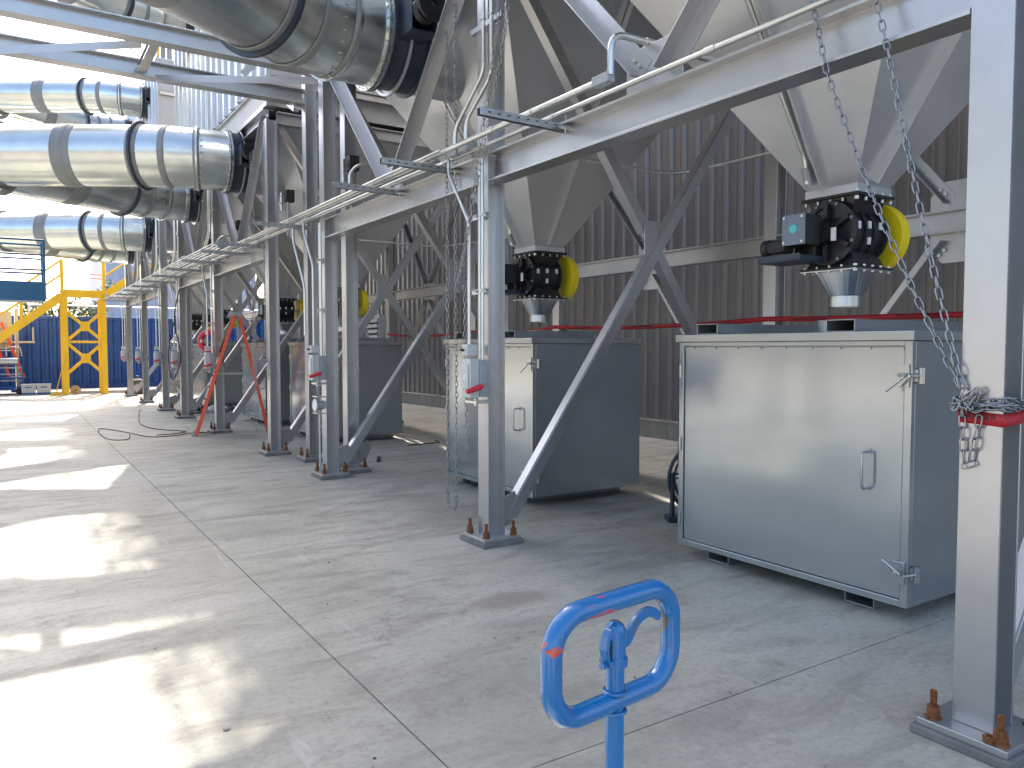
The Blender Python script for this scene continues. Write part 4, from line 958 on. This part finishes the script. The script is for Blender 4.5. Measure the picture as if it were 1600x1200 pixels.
# ---------------------------------------------------------------- yellow stair tower
Y0 = 30.0
t = thing('yellow_stairs', (2.2, Y0, 0), 'yellow steel stair tower with cross braced legs before the blue containers', 'stairs')
for x in (1.58, 2.74):
    for y in (Y0, Y0 + 1.1):
        MB().sec((x, y, 0), (x, y, 3.3 if y == Y0 else 3.3), I(.17, .17, .02, .02), (0, 1, 0)).build('leg', 'yellow_paint', t, .003)
        MB().box(x - .14, x + .14, y - .14, y + .14, 0.001, .02).build('foot_plate', 'yellow_paint', t)
def yb(p0, p1, w=.10, nm='cross_bar'): MB().sec(p0, p1, U(w, .05, .01), (0, 1, 0)).build(nm, 'yellow_paint', t, .002)
for z0, z1 in ((.75, 1.72), (1.86, 2.78)):
    yb((1.66, Y0 - .03, z1), (2.66, Y0 - .03, z0)); yb((1.66, Y0 + .03, z0), (2.66, Y0 + .03, z1))
    zc = (z0 + z1) / 2; MB().plate([(2.0, Y0, zc - .1), (2.08, Y0, zc + .16), (2.24, Y0, zc + .16), (2.32, Y0, zc + .1), (2.32, Y0, zc - .1), (2.24, Y0, zc - .16), (2.08, Y0, zc - .16)], (0, 1, 0), .012).build('gusset_plate', 'yellow_paint', t)
yb((1.66, Y0, 1.79), (2.66, Y0, 1.79), .08)
MB().sec((1.48, Y0 - .05, 3.42), (2.84, Y0 - .05, 3.42), U(.26, .07, .012), (0, 1, 0)).build('landing_beam', 'yellow_paint', t, .003)
MB().box(1.5, 2.82, Y0, Y0 + 1.2, 3.46, 3.50).build('landing_deck', 'strut_galvanised', t)
MB().sec((1.5, Y0 - .06, 3.32), (-.6, Y0 - .06, 1.62), U(.26, .07, .012), (0, 1, 0)).build('stringer', 'yellow_paint', t, .003)
MB().sec((-.6, Y0 - .06, 1.62), (-2.5, Y0 - .06, .1), U(.26, .07, .012), (0, 1, 0)).build('stringer', 'yellow_paint', t, .003)
MB().sec((1.5, Y0 + 1.1, 3.32), (-2.5, Y0 + 1.1, .1), U(.26, .07, .012), (0, -1, 0)).build('stringer', 'yellow_paint', t, .003)
MB().sec((2.86, Y0 - .06, 3.45), (4.3, Y0 - .06, 4.55), U(.24, .07, .012), (0, 1, 0)).build('stringer', 'yellow_paint', t, .003)
for i in range(16):
    f_ = i / 16; x = 1.45 - 3.9 * f_; z = 3.28 - 3.1 * f_; MB().box(x - .12, x + .12, Y0, Y0 + 1.05, z, z + .03).build('tread', 'strut_galvanised', t)
for x, z in ((1.52, 3.5), (2.76, 3.5), (0.35, 2.5), (-.8, 1.6)):
    MB().bar((x, Y0 - .05, z - .1), (x, Y0 - .05, z + 1.05), .12, .10).build('rail_post', 'yellow_paint', t)
for dz in (1.02, .55):
    MB().cyl((1.52, Y0 - .05, 3.5 + dz), (-2.4, Y0 - .05, .35 + dz), .035, 8).build('hand_rail', 'yellow_paint', t)
    MB().cyl((2.8, Y0 - .05, 3.5 + dz), (4.3, Y0 - .05, 4.65 + dz), .035, 8).build('hand_rail', 'yellow_paint', t)
for z in (4.04, 4.17):
    MB().cyl((1.55, Y0 + .4, z - .05), (2.76, Y0 + .4, z - .05), .018, 8).build('hand_rail', 'tape_red', t)

# ---------------------------------------------------------------- shipping containers
def make_container(label):
    t = thing('shipping_container', (0, 0, 0), label, 'container', 'blue shipping containers')
    Wc, Hc, n = 6.06, 2.74, 22
    MB().box(0, Wc, .05, 2.4, .12, Hc).build('container_body', 'container_blue', t)
    pr_ = []; pit = (Wc - .3) / n
    for i in range(n):
        x = .15 + pit * i; pr_ += [(x, .045), (x + pit * .3, .045), (x + pit * .5, .0), (x + pit * .8, .0)]
    pr_.append((Wc - .15, .045)); m_ = len(pr_)
    v_ = [(x, y, .25) for x, y in pr_] + [(x, y, Hc - .12) for x, y in pr_]
    MB().add(v_, [(i, i + 1, m_ + i + 1, m_ + i) for i in range(m_ - 1)]).build('corrugated_side', 'container_blue', t)
    for x in (0, Wc - .15): MB().box(x, x + .15, -.02, .14, .0, Hc).build('corner_post', 'container_blue', t, .004)
    MB().box(.15, Wc - .15, -.02, .05, Hc - .12, Hc).build('top_rail', 'container_blue', t, .004)
    MB().box(.15, Wc - .15, -.02, .05, .08, .24).build('bottom_rail', 'container_blue', t, .004)
    return t
ct = make_container('blue shipping container behind the yellow stairs'); ct.location = (.28, 32.6, 0)
dup(ct, (-5.9, 32.6, 0), 'blue shipping container behind the hand truck and cream panel')
dup(ct, (6.46, 32.6, 0), 'blue shipping container seen between the columns beside the ribbed wall')

# ---------------------------------------------------------------- things along the container
t = thing('service_panel', (-.2, 31.9, 1.5), 'cream electrical panel with pipes before the blue container', 'panel')
MB().box(-.75, .08, 31.85, 32.05, 1.55, 2.85).build('cabinet', 'cream_paint', t, .01)
MB().cyl((.22, 31.8, 0), (.22, 31.8, 2.95), .055, 10).build('upright_pipe', 'cream_paint', t)
MB().cyl((-.4, 31.8, 1.78), (.75, 31.8, 1.78), .035, 8).cyl((.7, 31.8, 1.78), (.7, 31.8, 2.3), .03, 8).build('branch_pipe', 'cream_paint', t)
t = thing('pipe_rail', (3.0, 32.3, 3.0), 'thin galvanised pipe running just above the container tops', 'pipe')
MB().tube(smooth_path([(.6, 32.45, 2.5), (.6, 32.45, 3.12), (4, 32.45, 3.12), (9.4, 32.45, 3.12)], .15), .03, 8).build('pipe', 'conduit_galvanised', t)
# hand truck with a rolled load
t = thing('hand_truck', (-.1, 31.2, 0), 'dark blue tool cart carrying a grey roll before the containers', 'cart')
for x in (-.62, .35):
    MB().cyl((x, 31.1, .12), (x, 31.1, 1.05), .022, 8).cyl((x, 31.7, .12), (x, 31.7, 1.3), .022, 8).build('upright', 'container_blue', t)
for z in (.25, .48, .70, .92):
    MB().bar((-.62, 31.1, z), (.35, 31.1, z), .03, .04).build('rung', 'switch_grey' if z > .4 else 'container_blue', t)
MB().box(-.62, .35, 31.1, 31.7, .15, .19).box(-.62, .35, 31.1, 31.7, .55, .58).build('shelf', 'container_blue', t)
MB().cyl((-.48, 31.2, 1.12), (.22, 31.2, 1.12), .13, 18).build('grey_roll', 'strut_galvanised', t)
MB().tube(smooth_path([(-.1, 31.6, 1.3), (-.1, 31.6, 1.62), (.3, 31.6, 1.62), (.35, 31.6, 1.3)], .08), .02, 8).build('push_handle', 'conduit_galvanised', t)
for x in (-.5, .25): MB().cyl((x, 31.0, .12), (x, 31.05, .12), .12, 16).build('wheel', 'rubber', t)
t = thing('orange_ladder', (-.3, 31.9, 0), 'orange extension ladder leaning behind the tool cart', 'ladder')
for dx in (0, .4):
    MB().bar((-.0 + dx, 31.55, .55), (-.62 + dx, 31.75, 2.45), .09, .04, (0, 1, 0)).build('rail', 'orange_fibreglass', t)
for i in range(7):
    f_ = i / 6; MB().bar((-.62 * f_, 31.55 + .2 * f_, .6 + 1.8 * f_), (.4 - .62 * f_, 31.55 + .2 * f_, .6 + 1.8 * f_), .03, .03).build('rung', 'conduit_galvanised', t)
for i, x in enumerate((.50, .94)):
    t = thing('plastic_crate', (x, 30.7, 0), ['white plastic crate beside the tool cart', 'white plastic crate next to the first, closer to the yellow stairs'][i], 'crate', 'white plastic crates')
    w = .19; m_ = MB().add([(x - w, 30.5, .002), (x + w, 30.5, .002), (x + w, 30.9, .002), (x - w, 30.9, .002), (x - w - .02, 30.48, .33), (x + w + .02, 30.48, .33), (x + w + .02, 30.92, .33), (x - w - .02, 30.92, .33)], [(0, 3, 2, 1), (0, 1, 5, 4), (1, 2, 6, 5), (2, 3, 7, 6), (3, 0, 4, 7)])
    m_.build('crate_body', 'white_plastic', t); MB().box(x - w - .03, x + w + .03, 30.47, 30.93, .33, .37).build('lid', 'white_plastic', t, .005)
    MB().box(x - .1, x + .1, 30.462, 30.478, .25, .28).box(x - w - .005, x + w + .005, 30.474, 30.486, .03, .08).build('dark_band', 'container_blue', t)
t = thing('cable_spool', (1.86, 30.4, 0), 'small wooden cable spool lying by the yellow leg', 'spool')
MB().cyl((1.86, 30.1, .15), (1.86, 30.13, .15), .15, 22).cyl((1.86, 30.37, .15), (1.86, 30.4, .15), .15, 22).build('flange', 'wood', t)
MB().cyl((1.86, 30.131, .15), (1.86, 30.369, .15), .09, 18).build('drum', 'wood', t); MB().cyl((1.86, 30.085, .15), (1.86, 30.099, .15), .025, 10).build('hub', 'black_plastic', t)
t = thing('broom', (1.4, 30, 0), 'yellow handled broom leaning at the yellow stair leg', 'broom')
MB().cyl((1.25, 29.7, .1), (1.58, 29.9, 1.35), .014, 8).build('handle', 'yellow_paint', t); MB().bar((1.1, 29.7, .05), (1.4, 29.7, .05), .05, .09).build('head', 'yellow_paint', t)
t = thing('backpack', (3.72, 30.6, 0), 'brown canvas backpack on the floor beside the ninth front column', 'bag')
bpv = MB(); 
for zz, ww in ((0, .30), (.12, .32), (.3, .28), (.46, .2), (.53, .1)): pass
bpv.lathe((3.66, 29.3, 0.002), (0, 0, 1), [(.001, 0), (.30, 0), (.34, .12), (.30, .32), (.2, .48), (.08, .54), (.001, .55)], 18); bpv.build('bag_body', 'brown_canvas', t)
MB().tube(arc((3.66, 29.3, .54), .08, 0, 180, 8, (1, 0, 0), (0, 0, 1)), .015, 6).build('carry_loop', 'black_plastic', t)
MB().box(3.50, 3.82, 28.93, 29.0, .05, .26).build('front_pocket', 'brown_canvas', t, .02)
MB().tube([(3.4, 29.05, .35), (3.5, 28.93, .2), (3.62, 28.98, .05)], .02, 6).tube([(3.95, 29.05, .35), (3.85, 28.93, .2), (3.7, 28.98, .05)], .02, 6).build('strap', 'black_plastic', t)
t = thing('louvred_vent', (9.3, 21.4, 1.8), 'white louvred stack standing before the far ribbed wall', 'vent')
for i in range(12): MB().box(9.25, 9.5, 21.65, 22.5, .6 + .16 * i, .70 + .16 * i).build('louvre', 'far_white', t)
MB().box(9.3, 9.55, 21.6, 21.65, .02, 2.6).box(9.3, 9.55, 22.5, 22.55, .02, 2.6).box(9.52, 9.56, 21.65, 22.5, .02, 2.6).build('frame', 'far_white', t)
t = thing('scrap_pile', (4.2, 20.0, 0), 'heap of clear plastic wrap and hoses on the floor beyond the stepladder', 'wrap')
for i in range(14):
    x, y = 4.3 + random.uniform(-.5, .5), 19.9 + random.uniform(-.4, .4); MB().lathe((x, y, 0), (random.uniform(-.4, .4), random.uniform(-.4, .4), 1), [(.12, 0), (.15, .06), (.09, .14), (.001, .17)], 6, False).build('wrap_fold', 'white_plastic' if i % 2 else 'black_plastic', t)

# ---------------------------------------------------------------- blue lift basket
t = thing('boom_lift', (-.6, 16.6, 2.7), 'blue boom lift basket hanging in the air under the galvanised ducts', 'lift')
bx0, bx1, by0, by1, bz = -1.0, .56, 16.3, 17.1, 2.44
MB().box(bx0, bx1, by0, by1, bz, bz + .03).build('floor', 'lift_blue', t)
MB().box(bx0, bx1, by0, by0 + .02, bz + .031, bz + .34).box(bx0, bx1, by1 - .02, by1, bz + .031, bz + .34).box(bx1 - .02, bx1, by0 + .021, by1 - .021, bz + .031, bz + .34).build('kick_plate', 'lift_blue', t, .003)
for (x, y) in ((bx1, by0), (bx1, by1), (bx1 - .02, (by0 + by1) / 2), (-.62, by0), (-.62, by1), (bx0, by0), (bx0, by1), (bx1, by0 + .2), (bx1, by1 - .2)):
    MB().cyl((x, y, bz + .03), (x, y, bz + 1.08), .02 if abs(x + .62) > .1 else .05, 8).build('post', 'lift_blue', t)
for z in (.55, .82, 1.08):
    MB().tube([(bx0, by0, bz + z), (bx1, by0, bz + z), (bx1, by1, bz + z), (bx0, by1, bz + z)], .018, 8).build('rail', 'lift_blue', t)
MB().box(-.95, -.5, by0 - .02, by0 + .25, bz + .98, bz + 1.2).build('control_console', 'guard_yellow', t, .03)
MB().bar((-.2, 16.7, bz - .02), (-1.4, 16.7, bz - .1), .2, .12).bar((-1.3, 16.7, bz - .1), (-7, 17.2, 1.2), .28, .32).build('boom_arm', 'lift_blue', t, .01)
MB().box(-9.6, -6.4, 16.2, 18.2, .45, 1.4).build('base', 'lift_blue', t, .03)
for x in (-9.0, -7.0):
    for y in (16.15, 18.25): MB().cyl((x, y - .14, .42), (x, y + .14, .42), .42, 24).build('wheel', 'rubber', t)

# ---------------------------------------------------------------- beyond
t = thing('far_building', (4, 46, 0), 'blue-grey ribbed metal building beyond the yellow stair landing', 'building')
r_ = ribbed(.96 * 8, 8.6, .48, .05, .2, .1); o = r_.build('siding', 'far_siding', t, loc=(0, 0, 0)); o.parent = t; o.location = (.35, 0, 0); o.rotation_euler = (0, 0, R(-90))
MB().box(4.4, 12.1, 46.02, 56, 0, 8.6).build('block', 'far_siding', t)
t = thing('far_building', (9, 60, 0), 'pale low building seen between the distant columns above the containers', 'building')
MB().box(6, 30, 60, 70, 0, 5.2).build('wall', 'far_white', t)
for i in range(9): MB().box(7 + 2.4 * i, 8.2 + 2.4 * i, 59.96, 60.01, 2.6, 4.2).build('window', 'far_siding', t)
def tree(x, y, h, label):
    t = thing('tree', (x, y, 0), label, 'tree', 'small trees beyond the containers')
    MB().tube([(x, y, 0), (x + .1, y, h * .5), (x - .1, y, h * .85)], [.16, .1, .04], 8).build('trunk', 'bark', t)
    m_ = MB(); rnd = random.Random(int(x * 10))
    cl_ = [(V((rnd.gauss(0, 1.1), rnd.gauss(0, 1.0), h * .75 + rnd.gauss(0, .55))), rnd.uniform(.35, .7)) for _ in range(26)]
    for c_, r in cl_:
        for _ in range(70):
            d = V((rnd.gauss(0, 1), rnd.gauss(0, 1), rnd.gauss(0, 1))).normalized() * r * rnd.uniform(.5, 1); p = V((x, y, 0)) + c_ + d
            u = V((rnd.gauss(0, 1), rnd.gauss(0, 1), rnd.gauss(0, 1))).normalized(); w = u.orthogonal().normalized(); s_ = rnd.uniform(.07, .14)
            m_.add([p - u * s_, p + w * s_ * .5, p + u * s_, p - w * s_ * .5], [(0, 1, 2, 3)])
    m_.build('crown', 'leaf_green', t)
tree(2.0, 40.5, 3.9, 'small leafy tree peeking over the container between the yellow legs')
tree(-2.6, 42, 4.3, 'leafy tree under the blue lift basket, beyond the stairs')
tree(-9, 50, 6, 'distant leafy tree off beyond the lift')
